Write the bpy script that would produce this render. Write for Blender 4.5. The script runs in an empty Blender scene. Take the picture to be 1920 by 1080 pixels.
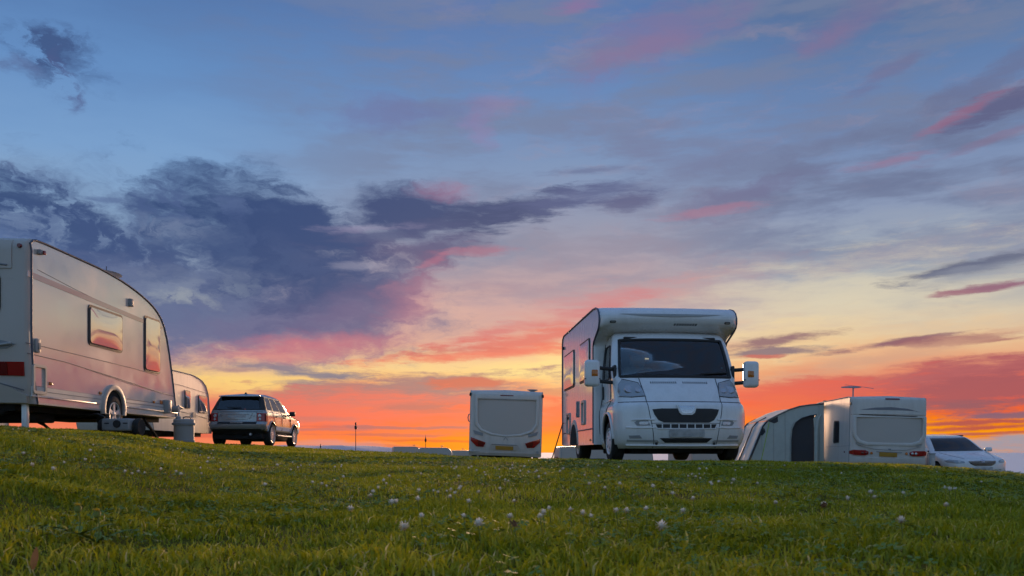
import bpy, bmesh, math, random
import numpy as np
from mathutils import Vector, Matrix
R = math.radians
random.seed(7)
scene = bpy.context.scene
COL = scene.collection

def lin(r, g, b):
    def f(c):
        c = c / 255.0
        return c / 12.92 if c <= 0.04045 else ((c + 0.055) / 1.055) ** 2.4
    return (f(r), f(g), f(b), 1.0)

# ------------------------------------------------------------------ camera
FPX = 1600.0          # focal length in pixels of the 1920 px wide photograph
HOR = 848.0           # row of the eye level in the photograph
cam_d = bpy.data.cameras.new('camera')
cam_d.sensor_width = 36.0
cam_d.lens = FPX / 1920.0 * 36.0
cam_d.shift_y = (HOR - 540.0) / 1920.0
cam_d.clip_start = 0.02
cam_d.clip_end = 60000.0
cam_d.dof.use_dof = True
cam_d.dof.focus_distance = 14.0
cam_d.dof.aperture_fstop = 11.0
cam = bpy.data.objects.new('camera', cam_d)
cam.location = (0, 0, 0)
cam.rotation_euler = (R(90), 0, 0)
COL.objects.link(cam)
scene.camera = cam

# ------------------------------------------------------------------ world: dusk sky with clouds
SUN_AZ, SUN_EL = 1.6, 6.0
world = bpy.data.worlds.new('World')
scene.world = world
world.use_nodes = True
nt = world.node_tree
nt.nodes.clear()
NN, LL = nt.nodes, nt.links

def nd(t, **kw):
    n = NN.new(t)
    for k, v in kw.items():
        setattr(n, k, v)
    return n
def put(sock, v):
    if isinstance(v, bpy.types.NodeSocket):
        LL.new(v, sock)
    else:
        sock.default_value = v
def mth(op, a, b=0.0, c=0.0, clamp=False):
    n = nd('ShaderNodeMath', operation=op, use_clamp=clamp)
    put(n.inputs[0], a); put(n.inputs[1], b); put(n.inputs[2], c)
    return n.outputs[0]
def vmth(op, a, b=(0, 0, 0)):
    n = nd('ShaderNodeVectorMath', operation=op)
    put(n.inputs[0], a); put(n.inputs[1], b)
    return n
def mixc(fac, a, b):
    n = nd('ShaderNodeMix', data_type='RGBA')
    put(n.inputs[0], fac); put(n.inputs[6], a); put(n.inputs[7], b)
    return n.outputs[2]
def smooth(x, lo, hi, a=0.0, b=1.0):
    n = nd('ShaderNodeMapRange', interpolation_type='SMOOTHSTEP', clamp=False)
    put(n.inputs[0], x); put(n.inputs[1], lo); put(n.inputs[2], hi); put(n.inputs[3], a); put(n.inputs[4], b)
    return n.outputs[0]
def noise(vec, scale, detail=4.0, rough=0.55, dist=0.0, color=False):
    n = nd('ShaderNodeTexNoise')
    put(n.inputs['Vector'], vec)
    n.inputs['Scale'].default_value = scale
    n.inputs['Detail'].default_value = detail
    n.inputs['Roughness'].default_value = rough
    n.inputs['Distortion'].default_value = dist
    return n.outputs['Color'] if color else n.outputs['Fac']
def comb(x, y, z=0.0):
    n = nd('ShaderNodeCombineXYZ')
    put(n.inputs[0], x); put(n.inputs[1], y); put(n.inputs[2], z)
    return n.outputs[0]

tc = nd('ShaderNodeTexCoord')
DIR = tc.outputs['Generated']
sx = nd('ShaderNodeSeparateXYZ'); LL.new(DIR, sx.inputs[0])
X, Y, Z = sx.outputs
az = mth('ARCTAN2', X, Y)                       # 0 = north, positive = east
el = mth('ARCSINE', Z)
U = mth('MULTIPLY', az, 16.0)                   # sky chart: 16 units to the radian
V = mth('MULTIPLY', el, 16.0)
P0 = comb(U, V)

def chart(px, py):
    a = math.atan((px - 960) / FPX)
    return 16 * a, 16 * math.atan((HOR - py) / FPX * math.cos(a))

# cloud turbulence that bends every cloud edge (direction space: no seam)
DS = vmth('MULTIPLY', DIR, (1.0, 1.0, 2.2)).outputs[0]
w1 = vmth('SUBTRACT', noise(DS, 7.0, 3.0, 0.5, color=True), (0.5, 0.5, 0.5)).outputs[0]
w2 = vmth('SUBTRACT', noise(DS, 30.0, 4.0, 0.6, color=True), (0.5, 0.5, 0.5)).outputs[0]
W1 = vmth('MULTIPLY', w1, (1.3, 0.55, 0)).outputs[0]
W2 = vmth('MULTIPLY', w2, (0.75, 0.34, 0)).outputs[0]
PW = vmth('ADD', vmth('ADD', P0, W1).outputs[0], W2).outputs[0]
PS = vmth('ADD', P0, vmth('MULTIPLY', vmth('ADD', W1, W2).outputs[0], (0.5, 0.22, 0)).outputs[0]).outputs[0]
PF = vmth('ADD', P0, vmth('MULTIPLY', vmth('ADD', W1, vmth('MULTIPLY', W2, (1.6, 1.6, 0)).outputs[0]).outputs[0], (0.8, 0.9, 0)).outputs[0]).outputs[0]

# streak textures, rising slightly to the east as the high cloud does
def streak(src, ang, su, sv, detail, rough):
    m = nd('ShaderNodeMapping', vector_type='POINT')
    put(m.inputs[0], src)
    m.inputs[2].default_value = (0, 0, R(-ang))
    m.inputs[3].default_value = (su, sv, 1)
    return noise(m.outputs[0], 1.0, detail, rough)
ST1 = streak(PS, 10, 0.32, 1.5, 5.0, 0.6)       # broad wisps
ST2 = streak(PS, 3, 0.42, 5.5, 4.0, 0.55)       # thin bars near the horizon
CLUMP = noise(PW, 2.3, 5.0, 0.62)               # broken cumulus edges

FRS = mth('MULTIPLY', mth('SUBTRACT', streak(PS, 7, 0.75, 4.2, 6.0, 0.66), 0.52), 2.6)   # frays streaky cloud
FRC = mth('MULTIPLY', mth('SUBTRACT', streak(PW, 8, 0.95, 2.4, 6.0, 0.64), 0.52), 1.5)   # frays heaped cloud

def ramp(fac, stops):
    n = nd('ShaderNodeValToRGB')
    n.color_ramp.interpolation = 'LINEAR'
    e = n.color_ramp.elements
    while len(e) < len(stops):
        e.new(0.5)
    for k, (p, c) in enumerate(stops):
        e[k].position = p
        e[k].color = lin(*c)
    put(n.inputs[0], fac)
    return n.outputs[0]

VV = mth('ADD', V, mth('MULTIPLY', mth('SUBTRACT', ST1, 0.5), 0.9))
F = mth('DIVIDE', mth('ADD', VV, 1.0), 26.0, clamp=True)   # V -1..25 (zenith)
def vp(py):
    return (16 * math.atan((HOR - py) / FPX) + 1.0) / 26.0
G_left = ramp(F, [(0.0, (205, 150, 130)), (vp(848), (240, 146, 116)), (vp(790), (252, 122, 92)), (vp(745), (240, 150, 116)), (vp(715), (252, 210, 136)),
                  (vp(670), (226, 176, 156)), (vp(600), (168, 160, 172)), (vp(520), (150, 168, 190)), (vp(440), (136, 168, 204)), (vp(330), (120, 162, 210)),
                  (vp(190), (97, 143, 199)), (vp(40), (80, 120, 177)), (0.5, (84, 122, 180)), (0.75, (96, 134, 190)), (1.0, (98, 134, 190))])
G_mid = ramp(F, [(0.0, (225, 120, 60)), (vp(850), (255, 148, 20)), (vp(825), (255, 134, 40)), (vp(800), (255, 112, 66)), (vp(745), (246, 110, 94)),
                 (vp(715), (250, 196, 132)), (vp(690), (250, 214, 150)), (vp(650), (228, 172, 150)), (vp(590), (206, 164, 162)), (vp(520), (176, 156, 168)), (vp(440), (146, 152, 178)),
                 (vp(330), (124, 150, 190)), (vp(180), (100, 137, 190)), (vp(30), (87, 121, 178)), (0.55, (90, 126, 182)), (1.0, (98, 134, 190))])
G_right = ramp(F, [(0.0, (200, 150, 140)), (vp(856), (255, 166, 34)), (vp(806), (255, 150, 28)), (vp(785), (255, 112, 52)), (vp(765), (248, 98, 74)),
                   (vp(725), (228, 112, 96)), (vp(690), (236, 172, 134)), (vp(660), (238, 200, 156)), (vp(600), (216, 204, 182)), (vp(530), (172, 180, 188)),
                   (vp(430), (138, 154, 186)), (vp(300), (110, 138, 184)), (vp(180), (92, 126, 176)), (vp(60), (80, 110, 156)), (0.5, (82, 116, 168)), (1.0, (98, 134, 190))])
G_back = ramp(F, [(0.0, (140, 146, 160)), (vp(848), (158, 166, 188)), (vp(700), (150, 178, 206)), (vp(480), (138, 178, 214)),
                  (vp(200), (114, 158, 204)), (0.6, (98, 140, 194)), (1.0, (96, 134, 190))])
c = mixc(smooth(U, -6.5, -0.8), G_left, G_mid)
c = mixc(smooth(U, 1.5, 6.0), c, G_right)
ABSU = mth('ABSOLUTE', mth('SUBTRACT', U, 2.0))
c = mixc(smooth(ABSU, 13.0, 36.0), c, G_back)

# thin high veil with pink and mauve in it, over the whole sky
veil = mth('MULTIPLY', smooth(ST1, 0.40, 0.62), smooth(V, 1.6, 4.2))
veil = mth('MULTIPLY', veil, smooth(mth('ADD', U, mth('MULTIPLY', ST1, 4.0)), -5.5, 2.5))
c = mixc(mth('MULTIPLY', veil, 0.72), c, lin(118, 130, 162))
ST3 = streak(PW, 12, 0.5, 1.9, 5.0, 0.62)
rose = mth('MULTIPLY', mth('MULTIPLY', smooth(ST3, 0.5, 0.72), smooth(V, 1.9, 3.0)), smooth(U, -4.0, 1.5))
c = mixc(mth('MULTIPLY', rose, 0.34), c, lin(158, 142, 162))

# bars of thin cloud along the afterglow
bars = mth('MULTIPLY', smooth(ST2, 0.52, 0.66), smooth(V, 1.25, 0.15))
bars = mth('MULTIPLY', bars, smooth(U, -9.0, -4.0))
c = mixc(mth('MULTIPLY', bars, 0.75), c, lin(204, 88, 82))

def blob(col, px, py, rx, ry, ang, rgb, op, inner=0.25, tex=None, lo=0.35, hi=0.62, src=None):
    """one cloud: an ellipse on the sky chart with turbulent edges; rx, ry in photograph pixels"""
    u, v = chart(px, py)
    m = nd('ShaderNodeMapping', vector_type='TEXTURE')
    # takes the picture so far as a null term, so that the clouds are worked out one after the other
    ma = nd('ShaderNodeVectorMath', operation='MULTIPLY_ADD')
    put(ma.inputs[0], col); ma.inputs[1].default_value = (0, 0, 0); put(ma.inputs[2], PW if src is None else src)
    put(m.inputs[0], ma.outputs[0])
    m.inputs[1].default_value = (u, v, 0)
    m.inputs[2].default_value = (0, 0, R(ang))
    m.inputs[3].default_value = (rx * 1.2 / 100.0, ry * 1.3 / 100.0, 1)
    ln = vmth('LENGTH', m.outputs[0]).outputs[1]
    ln = mth('ADD', ln, FRS if src is PS else FRC)
    f = smooth(ln, 1.0, inner, 0.0, op)
    if tex is not None:
        f = mth('MULTIPLY', f, smooth(tex, lo, hi))
    return mixc(f, col, lin(*rgb))
# --- the clouds, far ones first
B = [
 # pale gaps and glow
 (1560, 560, 330, 75, 6, (226, 214, 186), .55, 0, None, PS),
 (1480, 640, 150, 40, 6, (246, 214, 160), .55, 0, None, PS),
 (960, 700, 150, 17, 4, (255, 226, 150), .85, .1, None, PS),
 (1040, 690, 70, 60, 0, (255, 224, 150), .6, 0, None, PS),
 (470, 722, 170, 22, 2, (255, 214, 132), .8, .1, None, PS),
 (480, 652, 120, 10, 3, (250, 214, 170), .6, 0, None, PS),
 (760, 600, 190, 30, 14, (222, 178, 164), .5, 0, None, PS),
 # mauve and grey veils upper right
 (1250, 290, 400, 100, 8, (116, 128, 168), .75, .0, 'w', PW),
 (1650, 330, 400, 95, 9, (106, 118, 154), .85, .0, 'w', PW),
 (1150, 450, 260, 80, 4, (150, 146, 168), .6, .0, 'w', PW),
 (1240, 540, 260, 45, 8, (206, 164, 162), .6, .0, 'w', PW),
 (1500, 530, 300, 30, 12, (180, 170, 176), .5, 0, 'w', PW),
 (1120, 480, 200, 60, 0, (158, 142, 160), .4, 0, 'w', PW),
 # pink high cloud
 (1235, 70, 200, 48, 14, (128, 116, 160), .65, .1, None, PW),
 (1200, 98, 150, 18, 14, (140, 116, 156), .5, .0, None, PW),
 (1590, 52, 120, 26, 14, (122, 112, 154), .5, .1, None, PW),
 (1560, 68, 70, 12, 12, (138, 114, 152), .4, .1, None, PW),
 (1660, 135, 70, 12, 25, (112, 110, 150), .5, .1, None, PS),
 (940, 205, 70, 22, 0, (150, 128, 172), .45, .1, None, PW),
 (760, 215, 170, 30, 2, (108, 118, 168), .7, .0, None, PW),
 (1090, 6, 60, 14, 8, (150, 112, 160), .6, 0, None, PS),
 (905, 245, 40, 20, -35, (150, 124, 170), .4, .0, None, PW),
 (1850, 150, 120, 20, 16, (106, 110, 146), .6, .1, None, PW),
 (1870, 195, 95, 20, 12, (92, 92, 132), .8, .2, None, PS),
 (1795, 215, 85, 10, 20, (160, 104, 134), .6, .2, None, PS),
 (1860, 260, 100, 8, 12, (136, 110, 142), .45, .1, None, PS),
 (1660, 303, 70, 8, 6, (160, 112, 142), .5, .1, None, PS),
 (1400, 365, 130, 26, 10, (112, 114, 152), .8, .1, None, PW),
 (1330, 395, 100, 9, 4, (172, 118, 144), .6, .1, None, PS),
 (1180, 380, 60, 17, 3, (84, 88, 132), .8, .1, None, PS),
 (1090, 322, 80, 8, 3, (98, 112, 154), .7, .1, None, PS),
 # dark blue mass on the left
 (90, 100, 75, 52, -18, (62, 90, 140), 1.1, .12, 'c', PF),
 (112, 150, 22, 42, 10, (80, 90, 140), .85, .1, 'c', PF),
 (28, 122, 40, 14, -8, (88, 108, 156), .6, .0, None, PF),
 (40, 312, 60, 11, -4, (96, 118, 160), .8, .1, 'c', PW),
 (215, 376, 40, 5, 0, (96, 122, 168), .8, .1, None, PS),
 (250, 500, 420, 125, -10, (78, 100, 146), .85, .2, None, PW),
 (30, 440, 260, 90, -8, (84, 110, 158), .8, .1, 'c', PW),
 (120, 415, 290, 52, -17, (50, 76, 124), .97, .25, 'c', PW),
 (260, 500, 230, 70, -22, (56, 80, 130), .95, .25, 'c', PW),
 (400, 590, 420, 90, 2, (94, 108, 148), .9, .2, None, PW),
 (560, 610, 240, 55, 8, (110, 108, 146), .8, .2, None, PW),
 (640, 560, 180, 75, 12, (88, 94, 138), .88, .25, None, PW),
 (470, 400, 175, 66, -6, (48, 76, 124), .95, .15, None, PF),
 (520, 470, 220, 105, -20, (42, 70, 122), .96, .2, None, PF),
 (430, 455, 190, 50, -14, (72, 96, 142), .35, .0, 'c', PF),
 (600, 500, 150, 40, -24, (62, 82, 132), .35, .0, 'c', PF),
 (420, 380, 120, 14, -4, (104, 128, 170), .5, .0, 'c', PF),
 (590, 430, 120, 52, -20, (44, 72, 124), .97, .4, None, PW),
 (370, 380, 110, 40, 8, (66, 90, 140), .8, .1, 'c', PF),
 (330, 430, 80, 20, 0, (136, 152, 182), .4, .0, 'c', PF),
 (360, 535, 140, 30, 5, (140, 152, 174), .45, .0, 'c', PF),
 (345, 560, 60, 14, 2, (172, 178, 180), .5, .0, 'c', PF),
 # arm of dark cloud reaching right
 (780, 400, 120, 48, 8, (50, 72, 122), .98, .3, None, PW),
 (950, 398, 150, 30, 10, (54, 72, 120), .98, .25, None, PS),
 (1080, 372, 150, 22, 8, (84, 96, 142), .8, .1, None, PS),
 (740, 440, 150, 17, 8, (70, 82, 128), .8, .1, None, PS),
 (860, 352, 70, 18, 2, (160, 118, 152), .6, .0, None, PW),
 (690, 428, 90, 7, 4, (160, 150, 184), .45, .0, None, PS),
 (790, 472, 140, 26, 6, (82, 80, 126), .85, .15, None, PW),
 (880, 472, 90, 8, 3, (178, 108, 134), .6, .1, None, PS),
 (810, 488, 60, 7, 22, (180, 104, 134), .55, .1, None, PS),
 (655, 500, 50, 8, 4, (150, 150, 176), .5, .0, None, PS),
 (900, 545, 220, 40, 10, (176, 142, 156), .65, .0, 'w', PW),
 # rosy lower edges
 (560, 655, 220, 26, 6, (206, 118, 132), .8, .0, None, PW),
 (760, 575, 90, 55, 40, (196, 116, 138), .45, .0, None, PW),
 (500, 670, 100, 10, 2, (226, 150, 140), .6, .0, None, PS),
 (640, 590, 130, 40, 14, (124, 104, 142), .5, .0, None, PW),
 # coral wisps over the centre
 (1010, 606, 190, 17, 14, (214, 112, 118), .9, .1, 'w2', PS),
 (985, 640, 220, 17, 10, (222, 106, 104), .85, .15, None, PS),
 (900, 664, 210, 12, 5, (238, 118, 104), .85, .1, None, PS),
 (1130, 560, 170, 24, 10, (204, 130, 140), .7, .0, 'w2', PS),
 (860, 660, 110, 8, 4, (192, 110, 112), .6, .0, None, PS),
 # grey-mauve deck over the afterglow
 (740, 735, 290, 32, 4, (162, 120, 126), .95, .35, None, PS),
 (640, 755, 200, 36, 2, (196, 124, 118), .8, .1, None, PS),
 (880, 718, 100, 11, 3, (206, 108, 96), .95, .2, None, PS),
 (520, 690, 95, 7, -2, (136, 124, 142), .9, .2, None, PS),
 (590, 702, 100, 7, -1, (120, 118, 142), .9, .2, None, PS),
 (450, 695, 70, 5, 2, (168, 132, 138), .8, .1, None, PS),
 (560, 716, 60, 5, 0, (142, 128, 140), .7, .1, None, PS),
 (690, 775, 360, 40, 0, (252, 116, 100), .75, .1, None, PS),
 (780, 762, 110, 8, 3, (188, 112, 110), .8, .1, None, PS),
 (700, 815, 160, 3.5, 0, (206, 104, 96), .85, .2, None, PS),
 (600, 806, 110, 4, 0, (196, 112, 112), .8, .2, None, PS),
 (820, 826, 130, 3, 0, (222, 98, 60), .8, .2, None, PS),
 (560, 786, 130, 5, 1, (204, 118, 114), .7, .1, None, PS),
 (750, 801, 170, 3.5, 0, (176, 104, 112), .85, .2, None, PS),
 (830, 770, 80, 5, 2, (204, 108, 100), .6, .1, None, PS),
 (1045, 735, 90, 8, 1, (210, 136, 108), .8, .1, None, PS),
 (640, 838, 160, 12, 0, (196, 150, 160), .55, .0, None, PS),
 # right side: dark bars on cream, rose bank, grey sea mist
 (1845, 492, 130, 13, 8, (98, 104, 132), .95, .2, None, PS),
 (1830, 510, 100, 14, 9, (140, 146, 164), .6, .0, None, PS),
 (1870, 538, 90, 7, 5, (150, 100, 124), .95, .2, None, PS),
 (1800, 549, 50, 4, 2, (168, 116, 128), .7, .2, None, PS),
 (1440, 643, 120, 10, 6, (146, 108, 118), .95, .2, None, PS),
 (1450, 661, 105, 7, 2, (136, 114, 126), .95, .2, None, PS),
 (1430, 669, 45, 3, 1, (204, 104, 98), .8, .2, None, PS),
 (1680, 643, 130, 6, 7, (142, 98, 112), .95, .25, None, PS),
 (1780, 638, 110, 7, 1, (148, 92, 106), .95, .25, None, PS),
 (1880, 638, 60, 4, 3, (164, 104, 108), .8, .2, None, PS),
 (1650, 672, 300, 17, 9, (214, 164, 138), .75, .0, 'w2', PS),
 (1760, 705, 330, 24, 5, (182, 98, 104), .95, .2, None, PS),
 (1850, 735, 260, 34, 5, (172, 90, 98), .95, .2, None, PS),
 (1500, 735, 190, 24, 6, (232, 104, 92), .9, .1, None, PS),
 (1480, 765, 160, 30, 2, (240, 112, 84), .7, .0, None, PS),
 (1810, 762, 190, 11, 3, (150, 92, 104), .9, .1, None, PS),
 (1900, 779, 110, 6, 2, (126, 96, 120), .9, .2, None, PS),
 (1840, 793, 130, 4.5, 2, (176, 82, 86), .9, .2, None, PS),
 (1850, 803, 140, 4, 2, (184, 82, 80), .9, .2, None, PS),
 (1850, 814, 110, 3, 3, (186, 92, 84), .85, .2, None, PS),
 (1880, 838, 130, 16, 4, (190, 146, 142), .8, .1, None, PS),
 (1900, 868, 200, 36, 2, (160, 156, 170), 1.0, .35, None, PS),
]
TEXS = {'w': (ST1, .38, .62), 'w2': (ST1, .30, .55), 'c': (CLUMP, .40, .56)}
def reach(b):
    """the part of the chart a cloud can touch, turbulence included"""
    px, py, rx, ry, ang = b[:5]
    u, v = chart(px, py)
    ru, rv = rx * 1.2 / 100 * 1.75, ry * 1.3 / 100 * 1.75
    ca, sa = abs(math.cos(R(ang))), abs(math.sin(R(ang)))
    hu, hv = ru * ca + rv * sa + .75, ru * sa + rv * ca + .38
    return u - hu, u + hu, v - hv, v + hv
SATV = smooth(V, 1.2, 3.6, 1.03, 0.97)      # upper sky slightly less saturated than the low sky
def paint(u0, u1, v0, v1):
    """sky colour of one sector of the chart: only the clouds that reach it are worked out there"""
    k = c
    for b in B:
        a0, a1, b0, b1 = reach(b)
        if a1 < u0 or a0 > u1 or b1 < v0 or b0 > v1:
            continue
        (px, py, rx, ry, ang, rgb, op, inner, tex, src) = b
        t, lo, hi = TEXS[tex] if tex else (None, 0, 1)
        k = blob(k, px, py, rx, ry, ang, rgb, op, inner, t, lo, hi, src)
    hs = nd('ShaderNodeHueSaturation'); put(hs.inputs['Saturation'], SATV); put(hs.inputs['Color'], k)
    bg = nd('ShaderNodeBackground'); put(bg.inputs[0], hs.outputs[0]); bg.inputs[1].default_value = 0.92
    return bg.outputs[0]
def choose(fac, a, b):
    m = nd('ShaderNodeMixShader'); put(m.inputs[0], fac); LL.new(a, m.inputs[1]); LL.new(b, m.inputs[2])
    return m.outputs[0]
UC, VC = [-14.0, 14.0], [-2.0, 13.0]
def tree_u(i0, i1, v0, v1):
    if i1 - i0 == 1:
        return paint(UC[i0], UC[i1], v0, v1)
    m = (i0 + i1) // 2
    return choose(mth('GREATER_THAN', U, UC[m]), tree_u(i0, m, v0, v1), tree_u(m, i1, v0, v1))
def tree_v(j0, j1):
    if j1 - j0 == 1:
        return tree_u(0, len(UC) - 1, VC[j0], VC[j1])
    m = (j0 + j1) // 2
    return choose(mth('GREATER_THAN', V, VC[m]), tree_v(j0, m), tree_v(m, j1))
inside = mth('MULTIPLY', mth('LESS_THAN', mth('ABSOLUTE', U), 14.0), mth('MULTIPLY', mth('GREATER_THAN', V, -2.0), mth('LESS_THAN', V, 13.0)))
hs0 = nd('ShaderNodeHueSaturation'); put(hs0.inputs['Saturation'], SATV); put(hs0.inputs['Color'], c)
bg0 = nd('ShaderNodeBackground'); put(bg0.inputs[0], hs0.outputs[0]); bg0.inputs[1].default_value = 0.92
painted = choose(inside, bg0.outputs[0], tree_v(0, len(VC) - 1))

# the open evening sky itself (no sun disc) adds its own blue on top of the cloud colours
sky = nd('ShaderNodeTexSky', sky_type='NISHITA', sun_disc=False)
sky.sun_elevation = R(SUN_EL)
sky.sun_rotation = R(SUN_AZ)
out = nd('ShaderNodeOutputWorld')
bg2 = nd('ShaderNodeBackground'); put(bg2.inputs[0], sky.outputs[0]); bg2.inputs[1].default_value = 0.003
adds = nd('ShaderNodeAddShader')
LL.new(painted, adds.inputs[0]); LL.new(bg2.outputs[0], adds.inputs[1])
LL.new(adds.outputs[0], out.inputs[0])
world.cycles.sampling_method = 'MANUAL'
world.cycles.sample_map_resolution = 512

# the low sun behind the cloud, ahead and to the right
sun_d = bpy.data.lights.new('sun', 'SUN')
sun_d.energy = 3.0
sun_d.angle = R(9)
sun_d.color = (1.0, 0.60, 0.34)
sun = bpy.data.objects.new('sun', sun_d)
a, e = R(SUN_AZ), R(SUN_EL)
sun.rotation_euler = Vector((math.sin(a) * math.cos(e), math.cos(a) * math.cos(e), math.sin(e))).to_track_quat('Z', 'Y').to_euler()
COL.objects.link(sun)

scene.view_settings.view_transform = 'Standard'
scene.view_settings.look = 'None'
scene.view_settings.exposure = 0.0
scene.view_settings.gamma = 1.0
scene.render.engine = 'CYCLES'
scene.cycles.use_denoising = True
scene.cycles.max_bounces = 6
scene.cycles.transparent_max_bounces = 12
scene.cycles.use_adaptive_sampling = True
scene.cycles.adaptive_threshold = 0.02
scene.cycles.adaptive_min_samples = 6
# ================================================================== helpers
def link(o, parent=None):
    COL.objects.link(o)
    if parent is not None:
        o.parent = parent
    return o
def tag(o, label=None, cat=None, group=None, kind=None):
    if label: o['label'] = label
    if cat: o['category'] = cat
    if group: o['group'] = group
    if kind: o['kind'] = kind
    return o
def empty(name, loc, rz=0.0, rx=0.0, ry=0.0):
    o = bpy.data.objects.new(name, None)
    o.empty_display_size = 0.2
    o.location = loc
    o.rotation_mode = 'ZXY'
    o.rotation_euler = (rx, ry, rz)
    return link(o)
def mesh(name, verts, faces, mat, parent=None, smooth=None, bevel=0.0, seg=2, recalc=True):
    """one mesh object; smooth = angle in degrees under which edges are shaded smooth"""
    me = bpy.data.meshes.new(name)
    me.from_pydata([tuple(v) for v in verts], [], faces)
    if recalc or bevel:
        bm = bmesh.new(); bm.from_mesh(me)
        if recalc:
            bmesh.ops.recalc_face_normals(bm, faces=bm.faces)
        if bevel:
            ed = [e for e in bm.edges if len(e.link_faces) == 2 and e.calc_face_angle(0) > R(28)]
            bmesh.ops.bevel(bm, geom=ed, offset=bevel, segments=seg, profile=0.5, affect='EDGES', clamp_overlap=True)
            if smooth is None: smooth = 40
        bm.to_mesh(me); bm.free()
    if smooth:
        me.shade_smooth()
        me.set_sharp_from_angle(angle=R(smooth))
    for m in (mat if isinstance(mat, (list, tuple)) else [mat]):
        me.materials.append(m)
    o = bpy.data.objects.new(name, me)
    return link(o, parent)
def box_vf(c, s):
    x, y, z = c; a, b, d = s[0] / 2, s[1] / 2, s[2] / 2
    v = [(x + i * a, y + j * b, z + k * d) for k in (-1, 1) for j in (-1, 1) for i in (-1, 1)]
    f = [(0, 2, 3, 1), (4, 5, 7, 6), (0, 1, 5, 4), (2, 6, 7, 3), (0, 4, 6, 2), (1, 3, 7, 5)]
    return v, f
def box(name, c, s, mat, parent=None, bevel=0.0, seg=2):
    v, f = box_vf(c, s)
    return mesh(name, v, f, mat, parent, bevel=bevel, seg=seg)
def join_vf(lst):
    V, Fc = [], []
    for v, f in lst:
        n = len(V); V += list(v); Fc += [tuple(i + n for i in q) for q in f]
    return V, Fc
def rrect(w, h, r, n=4, cx=0.0, cy=0.0):
    p = []
    for (sx, sy, a0) in ((1, 1, 0), (-1, 1, 90), (-1, -1, 180), (1, -1, 270)):
        for k in range(n + 1):
            a = R(a0 + 90 * k / n)
            p.append((cx + sx * (w / 2 - r) + r * math.cos(a), cy + sy * (h / 2 - r) + r * math.sin(a)))
    return p
def prism_vf(poly, o, u, v, n, t):
    """a polygon in the plane o + a*u + b*v, raised by t along n"""
    o, u, v, n = Vector(o), Vector(u), Vector(v), Vector(n)
    k = len(poly)
    V = [o + u * a + v * b for a, b in poly] + [o + u * a + v * b + n * t for a, b in poly]
    Fc = [tuple(range(k))[::-1], tuple(range(k, 2 * k))] + [(i, (i + 1) % k, k + (i + 1) % k, k + i) for i in range(k)]
    return V, Fc
def prism(name, poly, o, u, v, n, t, mat, parent=None, bevel=0.0, smooth=None):
    V, Fc = prism_vf(poly, o, u, v, n, t)
    return mesh(name, V, Fc, mat, parent, bevel=bevel, smooth=smooth)
def ring_vf(pa, pb, o, u, v, n, t):
    """a frame between outline pa and inner outline pb (same count)"""
    o, u, v, n = Vector(o), Vector(u), Vector(v), Vector(n)
    k = len(pa)
    P = lambda q, h: [o + u * a + v * b + n * h for a, b in q]
    V = P(pa, 0) + P(pb, 0) + P(pb, t) + P(pa, t)
    Fc = []
    for i in range(k):
        j = (i + 1) % k
        for a in range(4):
            b = (a + 1) % 4
            Fc.append((a * k + i, a * k + j, b * k + j, b * k + i))
    return V, Fc
def tube_vf(pts, r, sides=8, cap=True, closed=False):
    pts = [Vector(p) for p in pts]
    n = len(pts)
    rr = r if isinstance(r, (list, tuple)) else [r] * n
    V, Fc = [], []
    prev = None
    for i, p in enumerate(pts):
        if closed:
            t = (pts[(i + 1) % n] - pts[i - 1]).normalized()
        else:
            t = (pts[min(i + 1, n - 1)] - pts[max(i - 1, 0)]).normalized()
        if prev is None:
            a = Vector((0, 0, 1)) if abs(t.z) < 0.9 else Vector((1, 0, 0))
            nrm = (a - t * a.dot(t)).normalized()
        else:
            nrm = (prev - t * prev.dot(t)).normalized()
        prev = nrm
        bn = t.cross(nrm)
        for k in range(sides):
            a = 2 * math.pi * k / sides
            V.append(p + (nrm * math.cos(a) + bn * math.sin(a)) * rr[i])
    m = n if closed else n - 1
    for i in range(m):
        for k in range(sides):
            k2 = (k + 1) % sides; i2 = (i + 1) % n
            Fc.append((i * sides + k, i * sides + k2, i2 * sides + k2, i2 * sides + k))
    if cap and not closed:
        Fc.append(tuple(range(sides))[::-1]); Fc.append(tuple((n - 1) * sides + k for k in range(sides)))
    return V, Fc
def tube(name, pts, r, mat, parent=None, sides=8, closed=False):
    V, Fc = tube_vf(pts, r, sides, True, closed)
    return mesh(name, V, Fc, mat, parent, smooth=50)
def lathe_vf(prof, o, axis, n=28, a0=0.0):
    """prof = [(radius, height along axis)]"""
    axis = Vector(axis).normalized()
    t = Vector((0, 0, 1)) if abs(axis.z) < 0.9 else Vector((1, 0, 0))
    u = axis.cross(t).normalized(); w = axis.cross(u)
    o = Vector(o)
    V = []
    for (r, h) in prof:
        for k in range(n):
            a = a0 + 2 * math.pi * k / n
            V.append(o + axis * h + (u * math.cos(a) + w * math.sin(a)) * max(r, 1e-4))
    Fc = [(i * n + k, i * n + (k + 1) % n, (i + 1) * n + (k + 1) % n, (i + 1) * n + k) for i in range(len(prof) - 1) for k in range(n)]
    return V, Fc
def lathe(name, prof, o, axis, mat, parent=None, n=28, smooth=35):
    V, Fc = lathe_vf(prof, o, axis, n)
    return mesh(name, V, Fc, mat, parent, smooth=smooth)
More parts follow.
